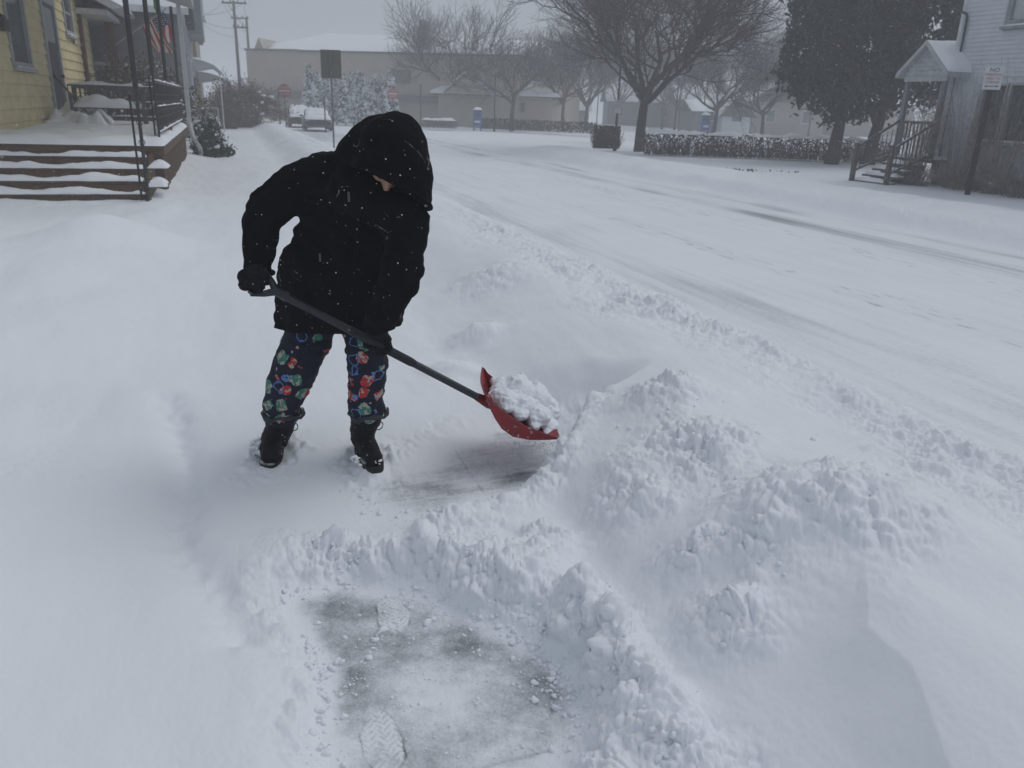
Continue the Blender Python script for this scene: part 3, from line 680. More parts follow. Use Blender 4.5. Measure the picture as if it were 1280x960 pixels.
# ---- bench on the porch, snowed over
bn = sthing('porch_bench', 21.6, -2.7, DZ+.05, 'weathered slatted bench heaped with snow on the yellow house porch', 'bench')
BS = mat('weathered_grey_wood', (.12, .105, .095), .85, .35, 12., dust=.3)
def bb(nm, *B): 
    m = MB(bn); [m.box(*b) for b in B]; return m.build(nm, BS)
bt0, bt1, bs0 = -3.25, -1.7, 21.2
sk = bb('seat', *[(bt0, bs0+.02+i*.11, 1.28, bt1, bs0+.11+i*.11, 1.31) for i in range(4)])
bk = bb('backrest', (bt0, bs0+.47, 1.72, bt1, bs0+.52, 1.80), (bt0, bs0+.46, 1.36, bt1, bs0+.51, 1.42), *[(bt0+.05+i*.1, bs0+.48, 1.42, bt0+.09+i*.1, bs0+.505, 1.72) for i in range(15)])
for tt in (bt0, bt1-.06):
    for ss, z1 in ((bs0, 1.55), (bs0+.48, 1.8)): bb('leg', (tt, ss, .88, tt+.06, ss+.06, z1))
    bb('armrest', (tt-.01, bs0-.04, 1.55, tt+.07, bs0+.5, 1.59))
m = MB(bn); m.slab((bt0, bs0, 1.31), (bt1-bt0, 0, 0), (0, .46, 0), (0, 0, 1), .22, 24, 12, 61, .02, .5); m.build('seat_snow', M_SNOW, sk, True)
m = MB(bn); m.slab((bt0, bs0+.455, 1.8), (bt1-bt0, 0, 0), (0, .08, 0), (0, 0, 1), .10, 24, 4, 64, .01, .7); m.build('back_snow', M_SNOW, bk, True)
dm = sthing('snow_drift', 23.0, -3.2, DZ, 'drift of snow heaped against the yellow wall on the porch', 'snow drift')
m = MB(dm); m.slab((YT+.03, 20.6, DZ+.05), (1.3, 0, 0), (0, 2.2, 0), (0, 0, 1), .28, 30, 30, 77, .05, .7); m.build('drift', M_SNOW, None, True)
pl = sthing('leaning_pole', 22.2, -2.95, DZ, 'dark pole with grip leaning on the yellow wall by the bench', 'broom')
m = MB(pl); m.tube([(-2.75, 21.3, DZ+.1), (-3.74, 22.6, 2.02)], .02, 8); m.build('shaft', M_IRON)
m = MB(pl); m.tube([(-3.70, 22.55, 1.95), (-3.77, 22.66, 2.12)], .034, 8); m.build('grip', M_IRON)
m = MB(pl); m.box(-2.9, 21.1, DZ+.02, -2.6, 21.3, DZ+.14); m.build('brush_head', M_IRON)

# ---- grey neighbour (wall at s=28..36)
gh = sthing('grey_house', 33, -3, 0, 'single storey grey sided house with snowy roof and brown porch posts', 'house')
m = MB(gh); m.box(-12, 31.02, -.1, -1.12, 37.5, 4.25); wl = m.build('wall', M_GSID)
m = MB(gh); siding(m, 's', 31., -12, -1.1, .3, 4.25, .13, -1, [(-1.75, -1.3, 2.0, 2.3)]); siding(m, 't', -1.1, 31., 37.5, .3, 4.25, .13, 1, [(33.0, 34.2, 1.6, 3.0)]); m.build('clapboard', M_GSID, wl)
m = MB(gh); m.prism([(30.5, 4.2), (30.5, 4.32), (34.3, 6.3), (38, 4.32), (38, 4.2), (34.3, 6.15)], 0, -12.3, -.8); rf = m.build('roof', M_ROOF)
m = MB(gh); m.slab((-12.3, 30.5, 4.33), (11.5, 0, 0), (0, 3.8, 1.98), (0, -.46, .89), .18, 40, 20, 12, .03); m.build('roof_snow', M_SNOW, rf, True)
m = MB(gh); m.box(-12.3, 30.42, 4.16, -.8, 30.52, 4.36); m.build('gutter', M_WHT)
m = MB(gh); m.add([(-1.12, 31.1, 4.25), (-1.12, 37.5, 4.25), (-1.12, 34.3, 6.1)], [(0, 1, 2)]); m.build('gable_wall', M_GSID)
m = MB(gh); m.box(-12, 30.86, 2.35, -1.6, 30.97, 2.5); bs = m.build('ledge', M_TRIM)
m = MB(gh); m.slab((-12, 30.84, 2.5), (10.4, 0, 0), (0, .13, 0), (0, 0, 1), .1, 50, 4, 71, .01, .5); m.build('ledge_snow', M_SNOW, bs, True)
window(gh, 31., -1.7, -1.35, 2.05, 2.28, -1, 's', w=.05, sill=False, muntin=False)
window(gh, -1.1, 33.1, 34.1, 1.7, 2.9, 1, w=.1)
# its side porch: two red-brown posts carrying a white gable roof
m = MB(gh); m.box(-3.92, 27.9, -.1, -3.68, 28.14, 4.0); m.build('porch_post', M_BRN)
m = MB(gh); m.box(-3.32, 30.2, -.1, -3.08, 30.42, 4.05); m.build('porch_post', M_BRN)
m = MB(gh); m.prism([(-2.75, 3.92), (-2.45, 3.98), (-5.6, 5.5), (-8.8, 3.98), (-8.5, 3.92), (-5.6, 5.3)], 1, 27.3, 31.0); pr = m.build('porch_roof', M_WHT)
m = MB(gh); m.box(-8.4, 27.8, 3.78, -2.95, 30.98, 3.94); m.build('porch_ceiling', M_WHT)
m = MB(gh); m.slab((-2.45, 27.3, 3.99), (0, 3.7, 0), (-3.15, 0, 1.52), (.43, 0, .9), .14, 16, 16, 33, .02); m.build('porch_roof_snow', M_SNOW, pr, True)
# flag on a slanted pole from the grey house porch
fp = [A(145, 56, 25.0), A(207, 11, 23.3)]
fl = thing('flag', fp[0], 'United States flag on a slanted pole in front of grey siding', 'flag')
def fb(): return MB(None, tuple(fp[0]))
m = fb(); m.tube([fp[0], fp[1]], .014, 6); m.ball(fp[1], .035, 8, 6); m.build('pole', M_ALU, fl)
H1 = A(204, 14, 23.4); H0 = A(178, 33, 24.1); F1 = A(218, 54, 23.6); F0 = A(197, 73, 24.0)
nu, nv = 40, 26; fv = []
for j in range(nv+1):
    for i in range(nu+1):
        u, v = i/nu, j/nv; P = (H1*(1-v)+H0*v)*(1-u)+(F1*(1-v)+F0*v)*u
        wv = .10*u*math.sin(v*11+u*3)+.05*math.sin(u*6+v*4)*u; P = P+Vector((wv*.45, wv*1.2, -.22*u*math.sin(v*math.pi)*0+.06*u*math.sin(v*9+1)))
        fv.append(tuple(P-fp[0]))
me = bpy.data.meshes.new('cloth'); me.from_pydata(fv, [], [(j*(nu+1)+i, j*(nu+1)+i+1, (j+1)*(nu+1)+i+1, (j+1)*(nu+1)+i) for j in range(nv) for i in range(nu)]); me.update()
for q in (mat('flag_red', (.5, .03, .045), .8, .1), mat('flag_white', (.8, .8, .8), .8, .05), mat('flag_blue', (.04, .055, .22), .8, .1)): me.materials.append(q)
for k, p in enumerate(me.polygons):
    i, j = k % nu, k//nu; p.material_index = 2 if (i < nu*.4 and j < nv*7/13) else (j//2) % 2; p.use_smooth = True
cl = link('cloth', me, None, fl)
m = fb()
for r_ in range(9):
    for c_ in range(6 if r_ % 2 == 0 else 5):
        u = .4*((c_*2+(1 if r_ % 2 == 0 else 2))/12); v = (7/13)*((r_+1)/10); i, j = int(u*nu), int(v*nv); P = Vector(fv[j*(nu+1)+i])+fp[0]
        m.ball(P+Vector((.0, -.012, .0)), .013, 5, 4)
m.build('stars', MATS['flag_white'], cl)

# ---- pale tall house and tan house further down
ph = sthing('pale_grey_house', 44, -2, 0, 'tall pale grey house with scalloped awning beyond the flag', 'house')
m = MB(ph); m.box(-11, 40.02, -.1, -1.22, 46.5, 7.6); wl = m.build('wall', M_GSID2)
m = MB(ph); siding(m, 's', 40., -11, -1.2, .3, 7.6, .16, -1); siding(m, 't', -1.2, 40., 46.5, .3, 7.6, .16, 1); m.build('clapboard', M_GSID2, wl)
m = MB(ph); m.box(-1.18, 40.2, 4.2, -.55, 45.5, 7.6); m.build('upper_bay', M_GSID)
m = MB(ph); m.prism([(39.6, 7.6), (39.6, 7.75), (43.2, 10), (46.9, 7.75), (46.9, 7.6), (43.2, 9.85)], 0, -11.3, -.4); m.build('roof', M_ROOF)
window(ph, 40., -1.75, -1.35, 4.4, 6.0, -1, 's', fr=M_WHT, w=.1); window(ph, -1.2, 40.8, 41.6, 1.5, 3.1, 1, fr=M_WHT); window(ph, -.55, 41.5, 42.6, 5.2, 6.6, 1, fr=M_WHT); window(ph, -.55, 43.6, 44.6, 5.2, 6.6, 1, fr=M_WHT)
m = MB(ph); m.box(-1.17, 42.6, .3, -1.1, 43.6, 2.5); m.build('door', M_DOOR)
def awning(par, t0, t1, s0, s1, z1, z0):
    pr = [(t0, z1), (t0+(t1-t0)*.35, z1-.06), (t0+(t1-t0)*.75, z1-(z1-z0)*.45), (t1, z0)]
    m = MB(par); m.prism(pr+[(t1-.02, z0-.06), (t0+(t1-t0)*.7, z1-(z1-z0)*.45-.08), (t0, z0+.05)], 1, s0, s1); a = m.build('awning', M_ALU)
    m = MB(par)
    for (p, q) in zip(pr[:-1], pr[1:]):
        m.slab((p[0], s0, p[1]+.01), (0, s1-s0, 0), (q[0]-p[0], 0, q[1]-p[1]), Vector((p[1]-q[1], 0, q[0]-p[0])).normalized(), .09, 16, 6, rng.random()*7, .01, .3)
    m.build('awning_snow', M_SNOW, a, True); return a
awning(ph, -1.18, .12, 41.4, 44.3, 3.25, 2.72)
m = MB(ph); 
for s in (41.5, 44.2): m.tube([(.02, s, .0), (.02, s, 2.7)], .03, 6)
m.build('awning_post', M_WHT)
th = sthing('tan_house', 54, -2, 0, 'narrow tan gabled house furthest along the left side of the street', 'house')
m = MB(th); m.box(-10, 50, -.1, -1.1, 57, 6.3); m.build('wall', M_TAN)
m = MB(th); m.prism([(-.8, 6.2), (-.8, 6.35), (-5.5, 9.5), (-10.3, 6.35), (-10.3, 6.2), (-5.5, 9.3)], 1, 49.6, 57.3); rf = m.build('roof', M_ROOF)
m = MB(th); m.slab((-.8, 49.6, 6.36), (0, 7.7, 0), (-4.7, 0, 3.15), (.55, 0, .83), .15, 10, 10, 5); m.build('roof_snow', M_SNOW, rf, True)
m = MB(th); m.add([(-10, 50, 6.3), (-1.1, 50, 6.3), (-5.5, 50, 9.3)], [(0, 1, 2)]); m.build('gable_wall', M_TAN)
window(th, 50., -2.3, -1.6, 3.2, 4.6, -1, 's', fr=M_WHT)
awning(th, -1.1, .55, 50.5, 54.5, 2.95, 2.35)
m = MB(th); m.tube([(.45, 50.6, .0), (.45, 50.6, 2.35)], .045, 6); m.tube([(.45, 54.4, .0), (.45, 54.4, 2.35)], .045, 6); m.build('awning_post', M_IRON)
bh = sthing('distant_house', 68, -1, 0, 'dark narrow distant house seen between the tan house and the poles', 'house')
m = MB(bh); m.box(-6, 66, -.1, -1.3, 72, 5.6); m.build('wall', M_GSID)
m = MB(bh); m.prism([(-1.0, 5.5), (-1.0, 5.7), (-3.6, 7.0), (-6.3, 5.7), (-6.3, 5.5)], 1, 65.7, 72.3); m.build('roof', M_ROOF)
window(bh, 66., -2.9, -2.0, 3.2, 4.4, -1, 's')
# railing pipes by the walk
rl = sthing('pipe_railing', 37.5, -.6, 0, 'grey pipe handrail in the snow below the awning', 'railing')
m = MB(rl); m.tube([(-1.1, 37.8, 1.2), (-.15, 37.8, 1.2)], .025, 6); m.tube([(-1.1, 37.8, .7), (-.15, 37.8, .7)], .02, 6); m.build('rail', M_ALU)
for t in (-1.05, -.18): m = MB(rl); m.tube([(t, 37.8, .0), (t, 37.8, 1.2)], .03, 6); m.build('post', M_ALU)

# ================================================================== RIGHT HOUSE
RT = 17.5
rh = sthing('white_house', 14, RT, 0, 'white sided two storey house with small gabled porch on the right', 'house')
M_RS = mat('white_vinyl_siding', (.58, .61, .65), .6, .08, 3.)
m = MB(rh); m.box(RT+.02, 4.02, -.1, 27, 16.58, 6.4); wl = m.build('wall', M_RS)
HO = [(14.2, 15.35, 3.75, 5.6), (11.6, 15.62, 1.15, 2.62)]
m = MB(rh); siding(m, 't', RT, 4, 16.56, .4, 6.4, .1, -1, HO); siding(m, 's', 16.6, RT, 27, .4, 6.4, .1, 1); siding(m, 's', 4., RT, 27, .4, 6.4, .1, -1); m.build('clapboard', M_RS, wl)
m = MB(rh); m.box(RT-.03, 16.53, .3, RT+.1, 16.63, 6.4); m.build('corner_board', M_WHT)
m = MB(rh); m.prism([(RT-.5, 6.3), (RT-.5, 6.45), (22, 9.4), (27.5, 6.45), (27.5, 6.3), (22, 9.2)], 1, 3.6, 17.0); rf = m.build('roof', M_ROOF)
m = MB(rh); m.slab((RT-.5, 3.6, 6.46), (0, 13.4, 0), (5., 0, 2.95), (-.5, 0, .86), .16, 20, 10, 5); m.build('roof_snow', M_SNOW, rf, True)
m = MB(rh); m.add([(RT, 16.55, 6.4), (27, 16.55, 6.4), (22, 16.55, 9.3)], [(0, 1, 2)]); m.build('gable_wall', M_RS)
m = MB(rh); m.box(RT+.0, 4., -.3, 26.9, 16.56, .42); m.build('foundation', M_CONC)
window(rh, RT, 14.35, 15.2, 3.92, 5.5, -1, gl=M_CURT, fr=mat('grey_trim', (.3, .31, .33), .6), w=.13, muntin=False)
for i, (a, b) in enumerate(((14.9, 15.5), (13.75, 14.75), (12.6, 13.6), (11.7, 12.5))): window(rh, RT, a, b, 1.28, 2.5, -1, fr=M_TRIM, w=.05, muntin=False)
M_SPT = mat('dark_downspout', (.05, .055, .06), .5, .2)
m = MB(rh); m.tube([(RT-.45, 17.0, 4.5), (RT-.08, 16.42, 4.15), (RT-.07, 16.4, 4.0), (RT-.07, 16.4, .3)], .035, 6); m.build('downspout', M_SPT)
# porch
PT = 16.9; PS0, PS1 = 16.12, 17.52; PZ = .72
m = MB(rh); m.box(PT, PS0+.05, PZ-.08, 19.4, PS1, PZ); pf = m.build('porch_floor', BS)
m = MB(rh); m.slab((PT, PS0+.05, PZ), (2.4, 0, 0), (0, PS1-PS0-.1, 0), (0, 0, 1), .08, 14, 10, 2); m.build('porch_snow', M_SNOW, pf, True)
ap = (PS0+PS1)/2
pr = [(PS0-.12, 2.68), (PS0-.12, 2.80), (ap, 3.56), (PS1+.12, 2.80), (PS1+.12, 2.68), (ap, 3.44)]
m = MB(rh); m.prism(pr, 0, PT-.18, 19.4); rf = m.build('porch_roof', M_TRIM)
for sg, e in ((1, PS0-.12), (-1, PS1+.12)):
    m = MB(rh); m.slab((PT-.16, e, 2.805), (2.4, 0, 0), (0, ap-e, .75), Vector((0, -sg*.7, .8)).normalized(), .11, 14, 12, 8+sg, .02, .4); m.build('porch_roof_snow', M_SNOW, rf, True)
m = MB(rh); m.add([(PT, PS0, 2.72), (PT, PS1, 2.72), (PT, ap, 3.44), (PT+.06, PS0, 2.72), (PT+.06, PS1, 2.72), (PT+.06, ap, 3.44)], [(0, 2, 1), (3, 4, 5), (0, 1, 4, 3)])
for i in range(6):
    z = 2.76+i*.1; hw = (PS1-PS0)/2*(1-(z-2.72)/.74); m.box(PT-.014, ap-hw, z, PT-.002, ap+hw, z+.085)
m.build('porch_gable', mat('aged_white_siding', (.44, .46, .49), .7))
m = MB(rh); m.box(PT+.0, PS0+.02, 2.60, PT+.1, PS1-.02, 2.715); m.build('porch_beam', M_TRIM)
for s in (PS0+.06, PS1-.16): m = MB(rh); m.box(PT+.02, s, PZ, PT+.13, s+.11, 2.6); m.build('porch_post', mat('grey_porch_post', (.2, .21, .22), .7))
m = MB(rh); m.box(18.2, PS1-.02, PZ, 18.24, PS1+.02, 2.6); m.build('porch_post', M_TRIM)
m = MB(rh); m.box(19.36, PS0+.05, PZ, 19.4, PS1, 2.62); m.build('porch_back_wall', M_RS)
for i in range(4):
    z = PZ-.15*(i+1); t = PT-.3*(i+1)
    m = MB(rh); m.box(t-.02, PS0+.12, z-.05, t+.3, PS1-.1, z); m.box(t+.28, PS0+.13, z-.14, t+.298, PS1-.11, z-.05); st = m.build('porch_step', BS)
    m = MB(rh); m.slab((t-.01, PS0+.15, z), (.28, 0, 0), (0, PS1-PS0-.28, 0), (0, 0, 1), .06, 8, 20, i, .02, .6); m.build('step_snow', M_SNOW, st, True)
for s in (PS0+.08, PS1-.1):
    m = MB(rh); m.tube([(PT-1.22, s, .95), (PT+.03, s, PZ+.92)], .035, 6); m.tube([(PT-1.22, s, .35), (PT+.03, s, PZ+.12)], .03, 6); m.box(PT-1.28, s-.05, -.1, PT-1.18, s+.05, 1.05)
    for i in range(9):
        k = i/8; t = PT-1.2+1.2*k; zz = .35+(PZ+.12-.35)*k; m.tube([(t, s, zz), (t, s, zz+.62)], .016, 4)
    m.build('stair_railing', BS)
m = MB(rh); m.box(PT+.05, PS1-.08, PZ+.85, 18.2, PS1-.03, PZ+.92); [m.box(PT+.1+i*.12, PS1-.07, PZ+.05, PT+.13+i*.12, PS1-.04, PZ+.86) for i in range(10)]; m.build('porch_railing', BS)
m = MB(rh); m.box(19.2, PS0+.1, PZ+.85, 19.26, PS1-.1, PZ+.92); [m.box(19.21, PS0+.12+i*.11, PZ+.05, 19.24, PS0+.15+i*.11, PZ+.86) for i in range(12)]; m.build('porch_railing', BS)

# ================================================================== FAR BUILDINGS
th2 = thing('tan_hall', A(450, 150, 72), 'long windowless tan hall with snowy roof across the far junction', 'building')
ho = tuple(th2.location)
M_HALL = mat('pale_tan_render', (.47, .43, .37), .8, .08, .6)
M_BAND = mat('grey_band', (.16, .165, .17), .7, .1)
def hm(): return MB(None, (ho[0], ho[1], 0))
th2.location.z = 0
a0 = A(307, 60, 72); a1 = A(600, 74, 66); a0.z = 5.5
def HP(k, d, z):   # point along the hall front, d behind it
    fx = a1-Vector((a0.x, a0.y, 0)); fx.z = 0; n = Vector((-fx.y, fx.x, 0)).normalized(); p = Vector((a0.x, a0.y, 0))+fx*k+n*d; return (p.x, p.y, z)
def hbox(m, k0, k1, d0, d1, z0, z1): m.hexa([HP(k0, d0, z0), HP(k1, d0, z0), HP(k1, d1, z0), HP(k0, d1, z0), HP(k0, d0, z1), HP(k1, d0, z1), HP(k1, d1, z1), HP(k0, d1, z1)])
m = hm(); hbox(m, 0, 1.15, 0, 22, -.2, 5.45); m.build('wall', M_HALL, th2)
m = hm(); hbox(m, -.004, .235, -.12, 22.2, 5.45, 5.62); hbox(m, .236, .62, -.12, 22.2, 5.38, 5.52); hbox(m, .621, 1.153, -.12, 22.2, 5.32, 5.46); m.build('parapet_cap', M_BAND, th2)
m = hm(); hbox(m, .0, .30, -.55, 0, 1.75, 2.35); hbox(m, .62, .9, -.55, 0, 1.8, 2.3); m.build('canopy_band', M_BAND, th2)
m = hm(); m.add([HP(.02, .5, 5.63), HP(1.15, .5, 5.5), HP(1.15, 20, 5.6), HP(.02, 20, 5.6), HP(.1, 10, 7.7), HP(1.1, 10, 7.2)], [(0, 1, 5, 4), (1, 2, 5), (2, 3, 4, 5), (3, 0, 4)]); m.build('roof', M_SNOW, th2)
m = hm(); m.add([HP(.03, .3, 5.6), HP(.075, .3, 5.6), HP(.052, .3, 6.5), HP(.056, 3, 6.4)], [(0, 1, 2), (1, 3, 2), (0, 2, 3)]); m.build('roof_dormer', M_HALL, th2)
m = hm(); m.tube([HP(.62, 8, 6.8), HP(.62, 8, 7.8), HP(.615, 8, 8.2), HP(.60, 8, 8.3)], [.45, .45, .5, .5], 8); m.build('roof_vent', M_BAND, th2)
m = hm(); hbox(m, .64, .72, -.12, 0, 3.2, 4.2); m.build('wall_panel', M_BAND, th2)
lb = thing('low_hall', (ho[0]+14, 64, 0), 'low tan building with snow covered hipped roof behind the bare trees', 'building')
def lm(): return MB(None, tuple(lb.location))
x0, x1, y0 = A(548, 120, 66).x, A(690, 130, 66).x, 66
m = lm(); m.box(x0, y0, -.2, x1, y0+12, 2.45); m.build('wall', M_HALL, lb)
m = lm(); m.add([(x0-.6, y0-.6, 2.45), (x1+.6, y0-.6, 2.45), (x1+.6, y0+12.4, 2.45), (x0-.6, y0+12.4, 2.45), (x0+3, y0+6, 4.55), (x1-3, y0+6, 4.55)], [(0, 1, 5, 4), (1, 2, 5), (2, 3, 4, 5), (3, 0, 4), (0, 3, 2, 1)]); m.build('roof', M_ROOF, lb)
m = lm(); m.add([(x0-.62, y0-.62, 2.5), (x1+.62, y0-.62, 2.5), (x1+.62, y0+12.4, 2.5), (x0-.62, y0+12.4, 2.5), (x0+3, y0+6, 4.75), (x1-3, y0+6, 4.75), (x0-.6, y0-.6, 2.66), (x1+.6, y0-.6, 2.66), (x1+.6, y0+12.4, 2.66), (x0-.6, y0+12.4, 2.66)], [(6, 7, 5, 4), (7, 8, 5), (8, 9, 4, 5), (9, 6, 4), (0, 1, 7, 6), (1, 2, 8, 7), (3, 0, 6, 9)]); m.build('roof_snow', M_SNOW, lb)
m = lm(); m.prism([(x0+.5, 2.5), (x0+4.1, 2.5), (x0+2.3, 4.0)], 1, y0-.9, y0+3); rg2 = m.build('roof_gable', M_HALL, lb)
for sg in (-1, 1): m = lm(); m.slab((x0+2.3+sg*2.0, y0-1.1, 2.45), (0, 4.2, 0), (-sg*2.0, 0, 1.7), Vector((sg*1.7, 0, 2.)).normalized(), .18, 8, 8, 2); m.build('gable_snow', M_SNOW, rg2, True)
for (a, b) in ((.62, .66), (.67, .71), (.72, .76), (.42, .45)):
    xa = x0+(x1-x0)*a; xb = x0+(x1-x0)*b; m = lm(); m.box(xa, y0-.06, 1.35, xb, y0-.005, 2.0); f = m.build('window', M_BAND, lb); m = lm(); m.box(xa+.05, y0-.08, 1.4, xb-.05, y0-.062, 1.95); m.build('pane', M_GLASS, f)
def far_house(x0p, x1p, ytop, Y, wall, roofz, label, name='house', gable=True, cat='house'):
    p = A(x0p, 150, Y); q = A(x1p, 150, Y); zt = A((x0p+x1p)/2, ytop, Y).z
    o = thing(name, (p.x, Y, 0), label, cat, 'houses far beyond the hedge')
    f = lambda: MB(None, (p.x, Y, 0))
    m = f(); m.box(p.x, Y, -.2, q.x, Y+7, zt); m.build('wall', wall, o)
    xm = (p.x+q.x)/2; m = f()
    if gable: m.prism([(p.x-.4, zt), (q.x+.4, zt), (xm, zt+roofz)], 1, Y-.4, Y+7.3)
    else: m.prism([(Y-.4, zt), (Y+7.4, zt), (Y+3.5, zt+roofz)], 0, p.x-.4, q.x+.4)
    r = m.build('roof', M_ROOF if gable else M_ROOF, o)
    m = f()
    if gable:
        m.slab((p.x-.4, Y-.4, zt+.02), (0, 7.7, 0), (xm-p.x+.4, 0, roofz), Vector((-roofz, 0, xm-p.x)).normalized(), .18, 8, 8, 1)
        m.slab((xm, Y-.4, zt+roofz+.02), (0, 7.7, 0), (q.x+.4-xm, 0, -roofz), Vector((roofz, 0, q.x-xm)).normalized(), .18, 8, 8, 1)
    else: m.slab((p.x-.4, Y-.4, zt+.02), (q.x-p.x+.8, 0, 0), (0, 3.9, roofz), Vector((0, -roofz, 3.9)).normalized(), .18, 12, 8, 1)
    m.build('roof_snow', M_SNOW, r, True)
    n = max(1, int((q.x-p.x)/2.4))
    for i in range(n):
        xa = p.x+(q.x-p.x)*(i+.5)/n-.4; m = f(); m.box(xa-.06, Y-.05, 1.1, xa+.86, Y-.004, 2.3); w_ = m.build('window', M_WHT, o); m = f(); m.box(xa, Y-.07, 1.16, xa+.8, Y-.052, 2.24); m.build('pane', M_GLASS, w_)
    return o
M_FTAN = mat('hazy_tan_wall', (.27, .24, .21), .8, .1, .8)
far_house(845, 905, 125, 92, M_FTAN, 1.6, 'pale tan house with snowy roof behind the second lamp post', gable=False)
far_house(868, 912, 140, 74, M_GSID, 1.0, 'small grey shed roofed building behind the blue mailbox', gable=False)
far_house(903, 938, 146, 72, M_WHT, 1.9, 'small white gabled garage beside the bare tree beyond the hedge')
far_house(940, 1030, 128, 80, M_FTAN, 2.4, 'wide tan house with snow lined dormer beyond the hedge', gable=True)
far_house(1050, 1140, 130, 84, M_FTAN, 2.0, 'pale tan house half hidden behind the dark evergreens', gable=False)
far_house(760, 842, 128, 98, M_GSID, 2.0, 'bluish grey house behind the large bare tree', gable=False)
far_house(692, 735, 138, 95, M_GSID2, 1.4, 'faint pale house right of the low tan building', gable=False)
# ================================================================== TREES, HEDGES, SHRUBS
M_BARK = mat('dark_bark', (.055, .05, .045), .9, .35, 8., .01, 40., dust=.12)
M_BARKF = mat('grey_brown_twigs', (.075, .066, .06), .9, .3, 8., dust=.2)
M_EVG = mat('dark_evergreen_leaf', (.010, .018, .011), .8, .5, 1.6, dust=.14, col2=(.05, .055, .035))  # second colour paints paler clumps as highlights on the crown; dust is lodged snow
M_HEDGE = mat('brown_hedge_twig', (.05, .036, .033), .9, .4, 5., dust=.04)
M_SHRUB = mat('red_brown_shrub_twig', (.13, .085, .065), .9, .3, 5., dust=.3)
M_GRYTW = mat('grey_shrub_twig', (.28, .255, .235), .9, .3, 5., dust=.2)
M_JUN = mat('juniper_green', (.03, .055, .03), .8, .4, 5., dust=.3)
class TB:
    """fast collector of thin tapered tubes"""
    def __init__(s): s.V = []; s.F = []; s.n = 0
    def tube(s, P, r0, r1, k):
        P = np.asarray(P, float); n = len(P); D = np.gradient(P, axis=0); D /= np.linalg.norm(D, axis=1)[:, None]+1e-9
        up = np.array([.3, .5, .81]); a = np.cross(D, up); a /= np.linalg.norm(a, axis=1)[:, None]+1e-9; b = np.cross(D, a)
        th = np.arange(k)*2*np.pi/k; r = np.linspace(r0, r1, n)[:, None, None]
        ring = P[:, None]+r*(a[:, None]*np.cos(th)[None, :, None]+b[:, None]*np.sin(th)[None, :, None])
        s.V.append(ring.reshape(-1, 3)); i = np.arange(n-1)[:, None]*k; j = np.arange(k)[None]; j2 = (j+1) % k
        s.F.append((np.stack([i+j, i+j2, i+k+j2, i+k+j], -1)+s.n).reshape(-1, 4)); s.n += n*k
    def build(s, name, m, parent): return link(name, np_mesh(name, np.concatenate(s.V), np.concatenate(s.F), 4), m, parent, True)
def grow(tb, trunk, rg, p, d, L, r, lev, maxlev, kids, spread, grav, minr):
    n = 6; P = [np.array(p, float)]; d = np.array(d, float); d /= np.linalg.norm(d)
    for i in range(n):
        d = d+rg.normal(0, .03 if lev == 0 else .10, 3)+np.array([0, 0, grav*(.5 if lev < 2 else 1)])*.12; d /= np.linalg.norm(d); P.append(P[-1]+d*L/n)
    r1 = r*.62 if lev < maxlev else r*.45
    (trunk if (lev == 0 and trunk) else tb).tube(P, max(r, minr), max(r1, minr*.8), 8 if lev < 1 else 6 if lev < 2 else 4 if lev < 3 else 3)
    if lev >= maxlev: return
    nk = kids[lev]
    for i in range(nk):
        k = 1. if i < 2 else rg.uniform(.3 if lev else .75, .95); q = k*n; a = int(min(q, n-1)); f = q-a; pt = P[a]*(1-f)+P[a+1]*f
        ax = rg.normal(0, 1, 3); ax -= ax.dot(d)*d; ax /= np.linalg.norm(ax)+1e-9
        if lev == 0: an = 6.283*(i+rg.uniform(-.25, .25))/nk; ax = np.array([math.cos(an), math.sin(an), 0])
        sp_ = spread[lev]*rg.uniform(.75, 1.2)*(.45 if i == 0 and lev else 1)
        nd = d*math.cos(sp_)+ax*math.sin(sp_)
        grow(tb, trunk, rg, pt, nd, L*rg.uniform(.62, .88)*(1.0 if lev else LIMB[0]), r*((.60 if i < 2 else .42) if lev else .58), lev+1, maxlev, kids, spread, grav, minr)
LIMB = [1.]
def bare_tree(P, H, fork, width, r, seed, label, group, maxlev=5, kids=(5, 4, 4, 4, 4), minr=.010, spread=(.85, .6, .6, .65, .7), m=None, limb=None, grav=.35):
    rg = np.random.RandomState(seed); o = thing('bare_tree', P, label, 'tree', group)
    tr = TB(); br = TB(); LIMB[0] = limb or (H-fork)*.50/fork
    grow(br, tr, rg, (0, 0, -.2), (rg.normal(0, .03), rg.normal(0, .03), 1), fork+.2, r, 0, maxlev, kids, spread, grav, minr)
    t = tr.build('trunk', m or M_BARK, o); br.build('crown', m or M_BARK, o); o.scale = (width, width, 1); return o
def onG(px, Y, z=.12):
    d = ray(px, 150); k = Y/d.y; return Vector((d.x*k, Y, z))
def rescale(o, H):
    """set the height of the grown tree"""
    top = max(v.co.z for c in o.children for v in c.data.vertices); k = H/top; o.scale = (o.scale[0]*k, o.scale[1]*k, k); return o
g1 = 'bare trees around the junction'
rescale(bare_tree(Vector((5.0, 34.7, .1)), 9, 2.9, 1.15, .27, 21, 'largest bare tree, forked low with a wide crown, in front of the hedge', None, 6, (7, 5, 5, 4, 4, 3), .0052, spread=(.88, .6, .6, .65, .7, .75), grav=.25), 9.0)
rescale(bare_tree(onG(557, 68), 10, 3., 1.05, .26, 5, 'tall rounded bare tree in front of the tan hall', g1, 5, (6, 5, 5, 4, 4), .012), 10.6)
rescale(bare_tree(onG(640, 62), 7, 2.4, 1.05, .19, 8, 'bare tree in front of the low tan building, right of the blue mailbox', g1, 5, (6, 5, 4, 4, 3), .012), 7.3)
